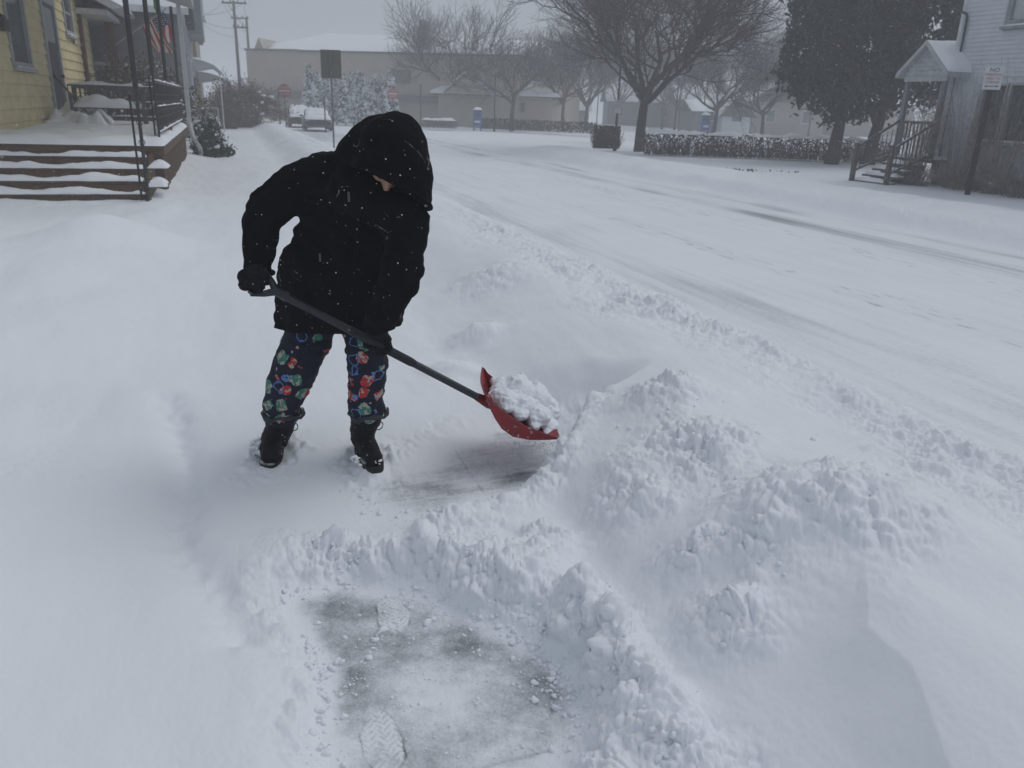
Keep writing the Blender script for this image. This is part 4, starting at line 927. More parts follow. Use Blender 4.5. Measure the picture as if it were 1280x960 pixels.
rescale(bare_tree(onG(704, 66), 7, 2.4, 1.15, .16, 9, 'thin bare tree at the right end of the low tan building', g1, 5, (6, 5, 4, 4, 3), .012), 7.4)
rescale(bare_tree(onG(733, 74), 9, 2.6, 1.1, .24, 13, 'bare tree behind and left of the dark block of hedge', g1, 5, (6, 5, 4, 4, 4), .013), 9.6)
rescale(bare_tree(onG(893, 57), 7, 2.4, 1.1, .17, 14, 'bare tree right beside the blue box behind the hedge', g1, 5, (6, 5, 4, 4, 3), .011), 7.4)
rescale(bare_tree(onG(955, 55), 6.4, 2.2, 1.1, .15, 15, 'smaller bare tree left of the dark evergreens, behind the hedge', g1, 5, (6, 5, 4, 4, 3), .011), 6.8)
rescale(bare_tree(onG(828, 80), 8, 2.8, 1.1, .16, 16, 'slim bare tree just right of the large tree, by the far lamp post', g1, 5, (4, 4, 4, 3, 3), .015), 9)
src = rescale(bare_tree(onG(940, 92), 12, 3, .9, .22, 17, 'faint distant bare tree in the haze', g1, 5, (6, 5, 4, 4, 4), .014), 12.5)
def copy_tree(o, loc, rz, sc_, label):
    c = o.copy(); COL.objects.link(c); c.location = loc; c.rotation_euler = (0, 0, rz); c.scale = [a*sc_ for a in o.scale]; c['label'] = label
    for ch in o.children: d = ch.copy(); COL.objects.link(d); d.parent = c
    return c
src['label'] = 'faint distant bare tree rising between the bare crowns and the dark evergreens'
for px, Y, rz, k, lb_ in ((770, 96, 1., .95, 'faint distant bare tree above the bluish grey house'), (1000, 96, 2., .8, 'faint distant bare tree just left behind the evergreens'), (870, 100, 3., .9, 'faint distant bare tree above the pale tan house'), (690, 98, 4., .85, 'faint distant bare tree above the faint pale house'), (596, 86, 5., .62, 'faint bare tree behind the roof of the low tan building'), (1120, 90, .6, .8, 'faint distant bare tree behind the second evergreen trunk'), (670, 84, 2.6, .72, 'faint bare tree behind the right end of the low tan building'), (715, 88, 1.7, .85, 'faint bare tree above the left end of the far hedge mounds'), (800, 88, .3, .85, 'faint bare tree directly behind the largest bare trunk'), (850, 84, 3.7, .8, 'faint bare tree behind the farther globe lamp post'), (915, 86, 5.2, .75, 'faint bare tree above the small white garage'), (975, 84, 2.2, .8, 'faint bare tree above the snow lined dormer')):
    copy_tree(src, onG(px, Y), rz, k, lb_)
# ---- cards of foliage
def cards(name, pts, size, m, parent, seed=1, aspect=2.2, up=.3):
    rg = np.random.RandomState(seed); n = len(pts); pts = np.asarray(pts)
    a = rg.normal(0, 1, (n, 3)); a[:, 2] += up; a /= np.linalg.norm(a, axis=1)[:, None]; q = rg.normal(0, 1, (n, 3)); b = np.cross(a, q); b /= np.linalg.norm(b, axis=1)[:, None]
    s_ = size*(.5+rg.rand(n, 1)); a = a*s_*aspect*.5; b = b*s_*.5; nn = np.cross(a, b); nn /= np.linalg.norm(nn, axis=1)[:, None]
    V = np.stack([pts-a, pts-b*.9+nn*s_*.12, pts+a, pts+b], 1).reshape(-1, 3); F = np.arange(n*4).reshape(-1, 4)
    return link(name, np_mesh(name, V, F, 4), m, parent)
def evergreen(P, H, R, base, seed, label, lean=0):
    rg = np.random.RandomState(seed); o = thing('evergreen_tree', P, label, 'tree', 'dark evergreen trees beside the white house')
    tr = TB(); tr.tube([(0, 0, -.2), (.05, 0, .8), (.12+lean*.3, .05, 1.7), (.1+lean*.5, .1, 3.2), (lean, 0, H*.8)], .27, .07, 10)
    tr.tube([(.1+lean*.3, 0, 1.5), (.5, .1, 2.4), (.9, .2, 3.8)], .13, .05, 7); tr.tube([(.05, 0, 1.4), (-.4, -.1, 2.2), (-.9, 0, 3.4)], .13, .05, 7)
    for i in range(26):
        z = base+.3+(H-base)*.8*rg.rand(); an = rg.rand()*6.28; tr.tube([(lean*z/H, 0, z-.4), (R*.4*math.cos(an), R*.4*math.sin(an), z), (R*.8*math.cos(an), R*.8*math.sin(an), z+.5)], .05, .015, 4)
    tr.build('trunk', M_BARK, o)
    pts = []; sn = []
    for c in range(900):      # clumps hung through the crown
        z = rg.rand()**.8; prof = min(1, (1-z)**.5*1.35)*min(1, .62+z*3.0); an = rg.rand()*6.28; rr = R*prof*(.35+.65*rg.rand()**.5)*(1+.22*mnoise.noise(Vector((math.cos(an)*1.3, math.sin(an)*1.3+seed, z*5))))
        low = .5*math.sin(an*2+seed)+.35*rg.rand(); cz = base+low*(1-z)+z*(H-base); n = rg.randint(20, 40); cs = rg.uniform(.16, .34)
        cl = np.array([math.cos(an)*rr+lean*z, math.sin(an)*rr, cz])+rg.normal(0, cs*.6, (n, 3))*np.array([1, 1, 1.2]); pts.append(cl)
    pts = np.concatenate(pts); cards('crown', pts, .105, M_EVG, o, seed, 1.9, .8); return o
evergreen(Vector((11.15, 29.4, .1)), 9.2, 2.15, 1.75, 3, 'dark evergreen tree on the left of the pair beside the white house')
evergreen(Vector((12.75, 30.1, .1)), 9.6, 2.5, 1.85, 4, 'dark evergreen tree on the right of the pair, touching the white house porch', .35)
def hedge(o, P0, P1, h, wd, m, seed, n, snowtop=True, name='hedge_twigs', base=.05, sz=.05):
    """a clipped twiggy hedge from P0 to P1"""
    rg = np.random.RandomState(seed); d = P1-P0; d.z = 0; L = d.length; a = d.normalized(); b = Vector((-a.y, a.x, 0)); tb = TB()
    for i in range(int(n*L)):
        u = rg.rand()*L; v = rg.normal(0, wd*.22); top = h*(.86+.14*mnoise.noise(Vector((u*1.2, seed, 0)))+.05*rg.rand()); q = a*u+b*v; z0 = base*rg.rand()
        dx = rg.normal(0, .10, 2); e = q+a*dx[0]*1.6+b*dx[1]*1.4; mid = (q+e)/2+a*rg.normal(0, .05)
        k = rg.uniform(.45, 1.0); tb.tube([(q.x, q.y, z0), (mid.x, mid.y, top*k*.5), (e.x, e.y, top*k)], .011, .005, 3)
    tb.build(name, m, o); pts = []
    for i in range(int(n*L*3.4)):
        u = rg.rand()*L; v = (rg.rand()-.5)*wd; z = h*(.12+.86*rg.rand()**.7); q = a*u+b*v*(1-.3*(z/h)**3); pts.append((q.x, q.y, z*(1+.05*mnoise.noise(Vector((u*1.5, 0, seed))))))
    cards('leaves', pts, sz, m, o, seed, 1.8)
    if snowtop:
        m_ = MB(None); m_.slab(tuple(-b*wd*.45+Vector((0, 0, h*.93))), tuple(a*L), tuple(b*wd*.9), (0, 0, 1), .09, int(L*6), 6, seed, .06, 1.1); m_.build('snow_cap', M_SNOW, o, True)
hg = thing('hedge', Vector((4.75, 31.6, .1)), 'long clipped brown hedge topped with snow behind the lawn', 'hedge'); hedge(hg, Vector((4.75, 31.6, 0)), Vector((14.2, 31.3, 0)), .84, .75, M_HEDGE, 3, 170)
hb = thing('hedge_block', Vector((3.1, 35.2, .1)), 'short square block of dark hedge around the near lamp post', 'hedge'); hedge(hb, Vector((3.1, 35.0, 0)), Vector((4.2, 35.0, 0)), .95, .95, M_HEDGE, 5, 420, False)
lh = thing('low_hedge', onG(600, 60), 'low dark hedge running along the far side of the junction', 'hedge'); hedge(lh, onG(600, 60), onG(745, 56), .75, .7, M_HEDGE, 7, 60, False, sz=.09)
lh2 = thing('hedge', onG(528, 58), 'low snow buried hedge beside the right do not enter sign', 'hedge'); hedge(lh2, onG(530, 58), onG(572, 57), .55, .9, M_GRYTW, 8, 60, True, sz=.09)
def twig_shrub(name, P, R, H, n, m, seed, label, r=.008, fan=.8, cat='shrub', arch=.0, sx=1., group=None, leaves=0, jig=.06, k_=3, z0=-.1):
    rg = np.random.RandomState(seed); o = thing(name, P, label, cat, group); tb = TB(); tips = []
    for i in range(n):
        an = rg.rand()*6.28; q = rg.rand()**.5; e = np.array([math.cos(an)*R*q*sx, math.sin(an)*R*q, H*(1-.55*q**2)*(.75+.3*rg.rand())]); b = np.array([e[0]*.25, e[1]*.25, z0]); mid = (b*.45+e*.55)+rg.normal(0, jig, 3); mid[2] += .12*H; mid[:2] *= (1-fan*.35)
        e[2] -= arch*H*q; P3 = [b, b*.75+mid*.25+rg.normal(0, jig*.4, 3), mid, (mid+e)/2+rg.normal(0, jig*.5, 3), e]; tb.tube(P3, r, r*.45, k_); tips.append(e)
        for s_ in range(3):
            t0 = mid+(e-mid)*rg.rand(); d = (e-mid)*.35+rg.normal(0, .16*H*.5, 3); tb.tube([t0, t0+d*.5+rg.normal(0, .02, 3), t0+d], r*.6, r*.35, 3); tips.append(t0+d)
    tb.build('twigs', m, o)
    if leaves:
        T_ = np.array(tips); T_ = np.repeat(T_, leaves, 0)+rg.normal(0, .09, (len(T_)*leaves, 3)); cards('leaves', T_, .06, m, o, seed)
    return o
def snow_clumps(o, n, R, H, sx, seed, rr=(.05, .16)):
    rg = np.random.RandomState(seed); P = []; S_ = []
    for i in range(n):
        an = rg.rand()*6.28; q = rg.rand()**.5; P.append((math.cos(an)*R*q*sx, math.sin(an)*R*q, H*(1-.5*q*q)*rg.uniform(.55, .98))); S_.append(rg.uniform(*rr))
    s = scatter('snow_clumps', np.array(P), np.array(S_), M_SNOW, I2, .2, .5); s.parent = o
p = W(50, 1.3, .1); o = twig_shrub('bare_shrub', p, 2.5, 2.6, 520, M_SHRUB, 4, 'large dome shaped reddish brown shrub by the walk beyond the awnings', .014, .9, arch=.25, leaves=1); snow_clumps(o, 26, 2.2, 2.4, 1, 4, (.08, .26))
p = W(46.5, .3, .1); o = twig_shrub('bare_shrub', p, 1.3, 2.5, 260, M_SHRUB, 6, 'tall reddish shrub under the second awning', .013, .5, arch=.1, leaves=1)
for i, (s, t, R, H, seed, lb_) in enumerate(((15.4, 17.05, 1.1, 2.7, 11, 'tall bare grey shrub against the corner of the white house'), (14.2, 16.95, 1.05, 2.6, 12, 'tall bare grey shrub below the white house windows, behind the parking sign'), (12.9, 16.9, 1.0, 1.9, 13, 'shorter bare grey shrub at the right edge below the dark windows'), (16.3, 16.6, .7, 2.3, 14, 'narrow bare shrub beside the porch steps'))):
    twig_shrub('bare_shrub', W(s, t, .12), R, H, 100, M_GRYTW, seed, lb_, .006, .55, group='bare shrubs along the white house', leaves=0, jig=.05)
for i, (s, t, R, H, seed, lb_) in enumerate(((14.9, 16.85, 1.0, .75, 21, 'low tangled twiggy bush at the foot of the tall shrubs'), (13.4, 16.8, 1.0, .7, 22, 'low tangled twiggy bush right of the parking sign post'), (16.1, 16.6, .6, .45, 23, 'low dark bush at the foot of the white house steps'))):
    o = twig_shrub('low_bush', W(s, t, .12), R, H, 130, M_GRYTW, seed, lb_, .006, .8, group='low bushes along the white house', leaves=0)
# snow dusted brown hedge behind the yellow house railing
o = twig_shrub('snowy_bush', W(28.6, -2.4, .1), 1.9, 2.35, 420, M_SHRUB, 31, 'snow dusted brown hedge between the porch railing and the grey house', .012, .5, leaves=3, sx=1.); snow_clumps(o, 260, 1.9, 2.3, 1., 31, (.03, .11))
o = twig_shrub('juniper_bush', W(24.3, -.35, .05), .42, .6, 110, M_JUN, 41, 'dark green juniper drooping under snow at the porch corner', .01, .9, arch=.3, leaves=5); snow_clumps(o, 34, .38, .6, 1, 41, (.05, .14))
o = twig_shrub('juniper_bush', W(26.4, -.5, .05), .4, 1.0, 90, M_JUN, 42, 'taller dark juniper half buried in snow beside the downspout', .01, .9, arch=.2, leaves=4); snow_clumps(o, 46, .38, 1.0, 1, 42, (.06, .18))
# ---- row of snow laden arborvitae in front of the hall
def arborvitae(P, H, R, seed, label):
    rg = np.random.RandomState(seed); o = thing('snowy_arborvitae', P, label, 'tree', 'row of snow laden conifers in front of the tan hall')
    tb = TB(); tb.tube([(0, 0, -.2), (0, 0, H*.9)], .06, .02, 6); tb.build('trunk', M_BARK, o)
    n = 1500; z = rg.rand(n)**.85; an = rg.rand(n)*6.283; r = R*(1-z)**.55*(.5+.5*rg.rand(n)**.4)*(1+.3*np.sin(an*3+z*9+seed)); pts = np.stack([np.cos(an)*r, np.sin(an)*r, .15+z*H*.97], 1)
    cards('crown', pts[:700], .17, M_JUN, o, seed, 2.0, 1.); cards('snow_cover', pts[700:]*np.array([1.07, 1.07, 1.0]), .22, M_SNOW, o, seed+1, 1.5, .2); return o
k = 0
for px, H in ((389, 3.9), (399, 3.3), (409, 3.4), (421, 3.0), (432, 3.2), (442, 3.5), (452, 3.6), (461, 2.9), (469, 3.4), (478, 3.3), (488, 3.6)):
    k += 1; arborvitae(onG(px, 62+.4*math.sin(k*2.1), .1), H, .55, k, ['first', 'second', 'third', 'fourth', 'fifth', 'sixth', 'seventh', 'eighth', 'ninth', 'tenth', 'eleventh'][k-1]+' snow covered conifer from the left in the row before the tan hall')
for px, H in ((440, 1.5), (455, 1.3), (472, 1.6)): 
    pass
ls = thing('dead_stalks', G(912, 211, .2), 'patch of dry brown grass poking through the snow before the hedge', 'grass patch')
pp = []; rg_ = np.random.RandomState(3)
for i in range(80): pp.append((rg_.normal(0, .55)+(.9 if i % 3 == 0 else -.3), rg_.normal(0, .12), .0+.03*rg_.rand()))
for c in range(1): cards('dry_leaves', np.array(pp)+np.array([0, 0, .01]), .05, mat('dry_leaf', (.24, .20, .14), .9, .3), ls, 3)
ls.location.z = gz(ls.location.x, ls.location.y)+.0

# ================================================================== SIGNS, LAMPS, POLES, BOXES
M_POST = mat('dark_steel_post', (.055, .06, .065), .6, .3, 10.)
M_GALV = mat('galvanised_post', (.16, .17, .17), .55, .2, 10., metal=.4)
M_RED = mat('sign_red', (.36, .03, .04), .5, .08); M_SWH = mat('sign_white', (.62, .62, .64), .5, .06); M_DK = mat('lamp_black', (.02, .021, .024), .5, .2)
M_WOODP = mat('pole_wood', (.10, .085, .075), .9, .3, 6.)
def txt(parent, body, size, loc, rot, m, ex=.002):
    o = link('lettering', text_mesh(body, size, ex), m, parent); o.location = loc; o.rotation_euler = rot; return o
RF = (math.radians(90), 0, 0)
# back of a road sign on the left walk
p = Vector((-6.22, 27.4, .05)); o = thing('road_sign_back', p, 'bare grey back of a tall rectangular road sign on a thin post', 'road sign')
m = MB(None); m.tube([(0, 0, -.3), (0, .01, 3.1)], .028, 8); m.build('post', M_GALV, o)
m = MB(None); m.prism([(-.33, 2.28), (.33, 2.28), (.33, 3.14), (-.33, 3.14)], 1, .035, .041); m.build('sign_panel', mat('sign_back', (.10, .105, .09), .6, .2, 3.), o)
m = MB(None); [m.tube([(0, -.0, z), (0, .045, z)], .012, 6) for z in (2.5, 2.92)]; m.build('bolts', M_GALV, o)
def no_entry(p, zc, label, h=.38):
    o = thing('no_entry_sign', p, label, 'road sign', 'do not enter signs at the side street'); yaw = math.atan2(p.x, p.y)*-1; o.rotation_euler = (0, 0, yaw)
    m = MB(None); m.tube([(0, .03, -.3), (0, .03, zc+.3)], .035, 6); m.build('post', M_POST, o)
    m = MB(None); m.prism([(h*math.cos(a), zc+h*math.sin(a)) for a in np.linspace(0, 2*math.pi, 33)[:-1]], 1, -.012, .0); dsc = m.build('sign_disc', M_RED, o)
    m = MB(None); m.prism([((h+.0)*math.cos(a), zc+(h+.0)*math.sin(a)) for a in np.linspace(0, 2*math.pi, 33)[:-1]], 1, -.008+.012, .008); m.build('sign_rim', M_SWH, dsc)
    m = MB(None); m.box(-h*.8, -.018, zc-h*.14, h*.8, -.014, zc+h*.14); m.build('white_bar', M_SWH, dsc)
    txt(dsc, 'DO NOT', .17, (0, -.017, zc+h*.5), RF, M_SWH); txt(dsc, 'ENTER', .17, (0, -.017, zc-h*.5), RF, M_SWH); return o
no_entry(Vector((-14.25, 50.2, .08)), 2.05, 'red round do not enter sign to the left of the parked cars')
no_entry(Vector((-9.02, 58.5, .08)), 2.2, 'red round do not enter sign in front of the snowy conifers')
for px, Y, ztop, lb_ in ((350, 52, 2.0, 'thin bare dark post just left of the left do not enter sign'), (526, 55, 2.9, 'thin bare post right of the shoveller’s hood by the junction'), (406.5, 46.5, 1.9, 'short dark post beside the parked cars')):
    o = thing('bare_post', onG(px, Y, .05), lb_, 'post', 'bare posts at the junction'); m = MB(None); m.tube([(0, 0, -.3), (0, 0, ztop)], .04, 6); m.build('shaft', M_POST, o)
    m = MB(None); m.ball((0, 0, ztop+.02), .05, 6, 4, (1, 1, .6)); m.build('snow_cap', M_SNOW, o)
# parking sign on the right
sp_ = Vector((10.25, 18.55, .0)); o = thing('parking_sign', sp_, 'small white no parking sign with red letters on a dark post by the white house', 'road sign')
o.rotation_euler = (0, math.radians(0), -.38)
m = MB(None); m.prism([(-.055, -.035), (.055, -.035), (.055, .06), (-.055, .06)], 2, -.3, 2.36); ps = m.build('post', mat('dark_wood_post', (.022, .020, .020), .85, .3, 10.), o)
m = MB(None); m.prism([(-.17, 2.34), (.17, 2.34), (.18, 2.35), (.18, 2.80), (.17, 2.81), (-.17, 2.81), (-.18, 2.80), (-.18, 2.35)], 1, -.045, -.04); pn = m.build('sign_panel', M_SWH, o)
M_RTX = mat('sign_lettering_red', (.30, .07, .08), .5, .05); M_DTX = mat('sign_lettering_dark', (.06, .05, .07), .5, .05)
txt(pn, 'NO', .12, (0, -.047, 2.74), RF, M_DTX); txt(pn, 'PARKING', .078, (0, -.047, 2.645), RF, M_RTX); txt(pn, 'HERE TO', .07, (0, -.047, 2.565), RF, M_RTX); txt(pn, 'CORNER', .07, (0, -.047, 2.49), RF, M_RTX)
m = MB(None); m.prism([(-.14, 2.41), (-.09, 2.385), (-.09, 2.402), (.09, 2.402), (.09, 2.385), (.14, 2.41), (.09, 2.435), (.09, 2.418), (-.09, 2.418), (-.09, 2.435)], 1, -.048, -.046); m.build('arrow', M_DTX, pn)
def lamp(p, H, label, sign=False, r=.05):
    o = thing('street_lamp', p, label, 'street lamp', 'black globe street lamps')
    m = MB(None); m.tube([(0, 0, -.2), (0, 0, .5), (0, 0, .55), (0, 0, H-.2)], [r*1.6, r*1.5, r, r*.8], 8); m.tube([(0, 0, H-.2), (0, 0, H-.12), (0, 0, H-.02)], [r*.8, r*2.4, r*2.0], 8); m.build('lamp_post', M_DK, o)
    m = MB(None); m.ball((0, 0, H+.16), .2, 12, 8, (1, 1, 1.05)); m.build('globe', mat('milky_globe', (.34, .36, .42), .4, .1), o)
    m = MB(None); m.ball((0, 0, H+.37), .06, 8, 4); m.build('finial', M_DK, o)
    if sign:
        m = MB(None); m.box(-.14, -.09, 1.45, .14, -.08, 1.98); s = m.build('notice_panel', M_SWH, o); txt(s, 'NO', .1, (0, -.094, 1.88), RF, M_RTX); txt(s, 'PARKING', .06, (0, -.094, 1.76), RF, M_RTX); txt(s, 'ANY TIME', .055, (0, -.094, 1.66), RF, M_RTX)
    return o
lamp(Vector((4.02, 35.0, .1)), 3.7, 'near black lamp post with milky globe and small white notice, standing in the hedge block', True)
lamp(onG(844, 60), 3.9, 'farther globe lamp post right of the large bare tree')
lamp(onG(618, 60), 3.7, 'globe lamp post left of the bare tree by the low tan building')
lamp(onG(746, 78), 3.6, 'faint far globe lamp post behind the hedge block')
lamp(onG(1013, 62), 3.6, 'globe lamp post seen just left of the left evergreen trunk')
def upole(p, H, label, arms):
    o = thing('utility_pole', p, label, 'utility pole', 'wooden utility poles left of the hall')
    m = MB(None); m.tube([(0, 0, -.3), (0, 0, H)], [.17, .11], 8); pl_ = m.build('pole', M_WOODP, o)
    for (z, x0, x1) in arms:
        m = MB(None); m.box(x0, -.08, z, x1, .06, z+.13); c = m.build('crossarm', M_WOODP, o)
        for i in range(4): q = x0+(x1-x0)*(.05+.3*i); m = MB(None); m.tube([(q, 0, z+.13), (q, 0, z+.3)], .05, 6); m.build('insulator', M_GALV, c)
        m = MB(None); m.tube([(x0*.6+x1*.1, -.1, z), (0, -.1, z-.7)], .03, 4); m.build('brace', M_GALV, c)
    return o
P1 = onG(303, 74); P2 = onG(317, 84)
upole(P1, 9.35, 'taller wooden utility pole with a wide crossarm left of the tan hall', [(9.1, -1.0, 1.1), (7.2, -.2, 1.1)])
upole(P2, 9.0, 'shorter utility pole just right of the taller one', [(8.8, -1.5, .2)])
wi = thing('overhead_wires', P1, 'thin overhead wires slung between the two utility poles and the houses', 'wires')
for (za, zb, dx) in ((9.3, 8.9, -.9), (9.3, 8.9, .9), (7.4, 8.0, .6), (6.6, 6.2, 0)):
    A_ = P1+Vector((dx, 0, za-.1)); B_ = P2+Vector((dx*.5-.5, 0, zb-.1)); C_ = W(58, -1.5, 6.5)
    for Q in (B_, C_):
        m = MB(None, tuple(P1)); m.tube([tuple(A_.lerp(Q, k/10)-Vector((0, 0, .9*4*(k/10)*(1-k/10)*.4))) for k in range(11)], .014, 3); m.build('wire', M_POST, wi)
M_BLUE = mat('mailbox_blue', (.03, .10, .33), .45, .15)
def mailbox(p, label):
    o = thing('mailbox', p, label, 'mailbox', 'blue street mailboxes')
    m = MB(None); pr = [(-.3, .25), (.3, .25), (.3, 1.05)]+[(.3*math.cos(a), 1.05+.26*math.sin(a)) for a in np.linspace(.2, 2.95, 9)]+[(-.3, 1.05)]; m.prism(pr, 0, -.28, .28); b = m.build('body', M_BLUE, o)
    for (x, y) in ((-.24, -.24), (.24, -.24), (-.24, .24), (.24, .24)): m = MB(None); m.box(x-.03, y-.03, -.1, x+.03, y+.03, .25); m.build('leg', M_BLUE, o)
    m = MB(None); m.box(-.2, -.33, .92, .2, -.305, 1.02); m.build('pull_handle', M_DK, b); m = MB(None); m.box(-.2, -.31, .45, .2, -.303, .6); m.build('white_label', M_SWH, b)
    m = MB(None); m.slab((-.3, -.3, 1.28), (.6, 0, 0), (0, .6, 0), (0, 0, 1), .16, 10, 10, 3); m.build('snow_cap', M_SNOW, o, True); return o
mailbox(onG(597, 57, .12), 'blue mailbox capped with snow beside the far hedge'); mailbox(onG(882, 60, .3), 'blue box seen through the trees behind the long hedge')

# ================================================================== SNOW COVERED CARS
M_CAR = mat('grey_car_paint', (.10, .105, .11), .35, .1, 4., metal=.3); M_TYRE = mat('tyre_rubber', (.02, .02, .02), .9, .2); M_RIM = mat('wheel_alloy', (.3, .3, .31), .4, .1, metal=.6)
M_LAMPG = mat('headlight_glass', (.45, .46, .48), .2, .05)
def car(p, rz, label, paint, tall=0.):
    o = thing('parked_car', p, label, 'car', 'snow covered cars parked in the side street', rz); o.scale = (.9, .9, .76)   # nose towards -y
    L, Wd = 4.3, .86
    st = [(-2.15, .42, .70, .78), (-2.0, .24, .80, .84), (-1.3, .22, .94, .88), (-.75, .22, 1.00, .9), (1.2, .22, 1.02, .9), (1.9, .24, .98, .88), (2.12, .4, .86, .82)]
    m = MB(None); V = []
    for (y, zb, zt, w_) in st: V += [(-w_*.93, y, zb), (-w_, y, zb+.16), (-w_, y, zt-.14), (-w_*.86, y, zt), (0, y, zt+.05), (w_*.86, y, zt), (w_, y, zt-.14), (w_, y, zb+.16), (w_*.93, y, zb)]
    F = [(i*9+k, i*9+k+1, (i+1)*9+k+1, (i+1)*9+k) for i in range(6) for k in range(8)]+[(i*9+8, i*9, (i+1)*9, (i+1)*9+8) for i in range(6)]+[tuple(range(9)), tuple(range(62, 53, -1))]
    m.add(V, F); b = m.build('body', paint, o, True)
    m = MB(None); zt = 1.46+tall; g = [(-.95, .98, .80), (-.25, zt-.06, .66), (.2, zt, .64), (1.1, zt-.03, .64), (1.75+.2*bool(tall), 1.0, .76)]; V = []
    for (y, z, w_) in g: V += [(-w_-.04, y, 1.0 if z > 1 else z-.02), (-w_+.02, y, z), (w_-.02, y, z), (w_+.04, y, 1.0 if z > 1 else z-.02)]
    m.add(V, [(i*4+k, i*4+k+1, i*4+k+5, i*4+k+4) for i in range(4) for k in range(3)]); cb = m.build('cabin', M_GLASS, o)
    m = MB(None)
    for sx in (-1, 1):
        for (a_, c_) in ((1, 1), (2, 2), (3, 3)): y, z, w_ = g[a_]; m.tube([(sx*(w_-.0), y, z-.01), (sx*(w_+.06), y-(.25 if a_ == 1 else 0), 1.0)], .035, 4)
    m.build('pillars', paint, cb)
    m = MB(None)   # snow blanket over hood, windscreen and roof
    m.slab((-.8, -2.12, .80), (1.6, 0, 0), (0, 1.25, .2), (0, 0, 1), .16, 14, 12, 1, .02); m.slab((-.72, -.98, 1.02), (1.44, 0, 0), (0, .72, zt-1.08), Vector((0, -.5, .8)).normalized(), .11, 12, 10, 2, .02); m.slab((-.66, -.3, zt-.05), (1.32, 0, 0), (0, 1.5, .02), (0, 0, 1), .17, 12, 14, 3, .02); m.slab((-.7, 1.15, zt-.03), (1.4, 0, 0), (0, .75, 1.0-zt), Vector((0, .6, .8)).normalized(), .11, 10, 8, 4, .02)
    m.build('snow_blanket', M_SNOW, o, True)
    for sx in (-1, 1):
        m = MB(None); m.ball((sx*.62, -2.08, .68), .13, 10, 6, (1.35, .5, .7)); m.build('headlight', M_LAMPG, b)
        m = MB(None); m.ball((sx*.98, -.72, 1.05), .1, 8, 6, (1., .6, .7)); m.build('mirror', paint, o)
        for y in (-1.35, 1.35):
            m = MB(None); m.tube([(sx*.68, y, .31), (sx*.89, y, .31)], .31, 18); wl_ = m.build('wheel', M_TYRE, o); m = MB(None); m.tube([(sx*.86, y, .31), (sx*.90, y, .31)], .19, 12); m.build('rim', M_RIM, wl_)
    m = MB(None); m.box(-.5, -2.17, .42, .5, -2.10, .62); m.build('grille', M_DK, b); m = MB(None); m.box(-.8, -2.2, .26, .8, -2.02, .42); m.build('bumper', paint, b)
    return o
pc = W(50.2, 5.1, .02); car(Vector((-12.0, 48.6, .02)), ANG-.05, 'front snow covered car facing the camera in the side street', M_CAR)
car(Vector((-14.5, 54.2, .02)), ANG, 'second snow covered car parked behind the first', mat('dark_car_paint', (.05, .05, .055), .35, .1, 4., metal=.3), .12)
# ================================================================== THE PERSON
import bmesh
def blobs(name, L, voxel, m, parent, org, smooth=3, fold=0., fs=6., seed=0, cut=None):
    """grow one continuous surface round the balls and limbs in L"""
    bv, bf = I2; V = []; F = []; n = 0
    def ball(c, r):
        nonlocal n
        r = (r, r, r) if isinstance(r, (int, float)) else r
        V.append(bv*np.array(r)+np.array(c[:])-np.array(org[:])); F.append(bf+n); n += len(bv)
    for e in L:
        if e[0] == 'b': ball(e[1], e[2])
        else:
            P = e[1]; R = e[2]
            for i in range(len(P)-1):
                a, b = Vector(P[i]), Vector(P[i+1]); ra, rb = R[i], R[i+1]; rm = min(ra, rb) if isinstance(ra, float) else min(min(ra), min(rb)); k = max(2, int((b-a).length/(rm*.35)))
                for j in range(k+1):
                    f = j/k; f2 = f*f*(3-2*f)
                    rr = ra*(1-f2)+rb*f2 if isinstance(ra, float) else tuple(x*(1-f2)+y*f2 for x, y in zip(ra, rb)); ball(a.lerp(b, f), rr)
    me = np_mesh(name, np.concatenate(V), np.concatenate(F), 3); o = bpy.data.objects.new(name, me); COL.objects.link(o)
    md = o.modifiers.new('r', 'REMESH'); md.mode = 'VOXEL'; md.voxel_size = voxel; md.use_smooth_shade = True
    md = o.modifiers.new('s', 'SMOOTH'); md.iterations = smooth; md.factor = .5
    bpy.context.view_layer.update(); me2 = bpy.data.meshes.new_from_object(o.evaluated_get(bpy.context.evaluated_depsgraph_get())); me2.name = name
    bpy.data.objects.remove(o)
    if fold:
        ns = [v.normal.copy() for v in me2.vertices]
        for v, q in zip(me2.vertices, ns):
            p = v.co*fs; w1 = mnoise.noise_vector(p*.6+Vector((seed, 0, 0)))*.7; d = mnoise.noise(Vector((p.x*1.0, p.y*1.0, p.z*1.9))+w1)
            rid = 1-abs(mnoise.noise(Vector((p.x*.9+5, p.y*.9, p.z*1.6))+w1*1.4))*3.2; v.co += q*(fold*d+fold*.55*max(0, rid)*-1)
    me2.materials.clear(); me2.update(); return link(name, me2, m, parent, True) if parent is not None or True else None
def cut_plane(o, c, nrm, thick=.012):
    me = o.data; bm = bmesh.new(); bm.from_mesh(me)
    bmesh.ops.bisect_plane(bm, geom=bm.verts[:]+bm.edges[:]+bm.faces[:], plane_co=c, plane_no=nrm, clear_outer=True)
    bm.to_mesh(me); bm.free()
    md = o.modifiers.new('cloth_thickness', 'SOLIDIFY'); md.thickness = thick; md.offset = -1
YB = .13
def Q(px, py, Y): return A(px, py, Y+YB)
def Rr(px, r, P): return r*mpp(P)
def limb(L):
    """L: (px, py, Y, r_px) -> limb entry"""
    P = [Q(a, b, c) for a, b, c, r in L]; return ('l', P, [float(r*mpp(p)) for p, (a, b, c, r) in zip(P, L)])
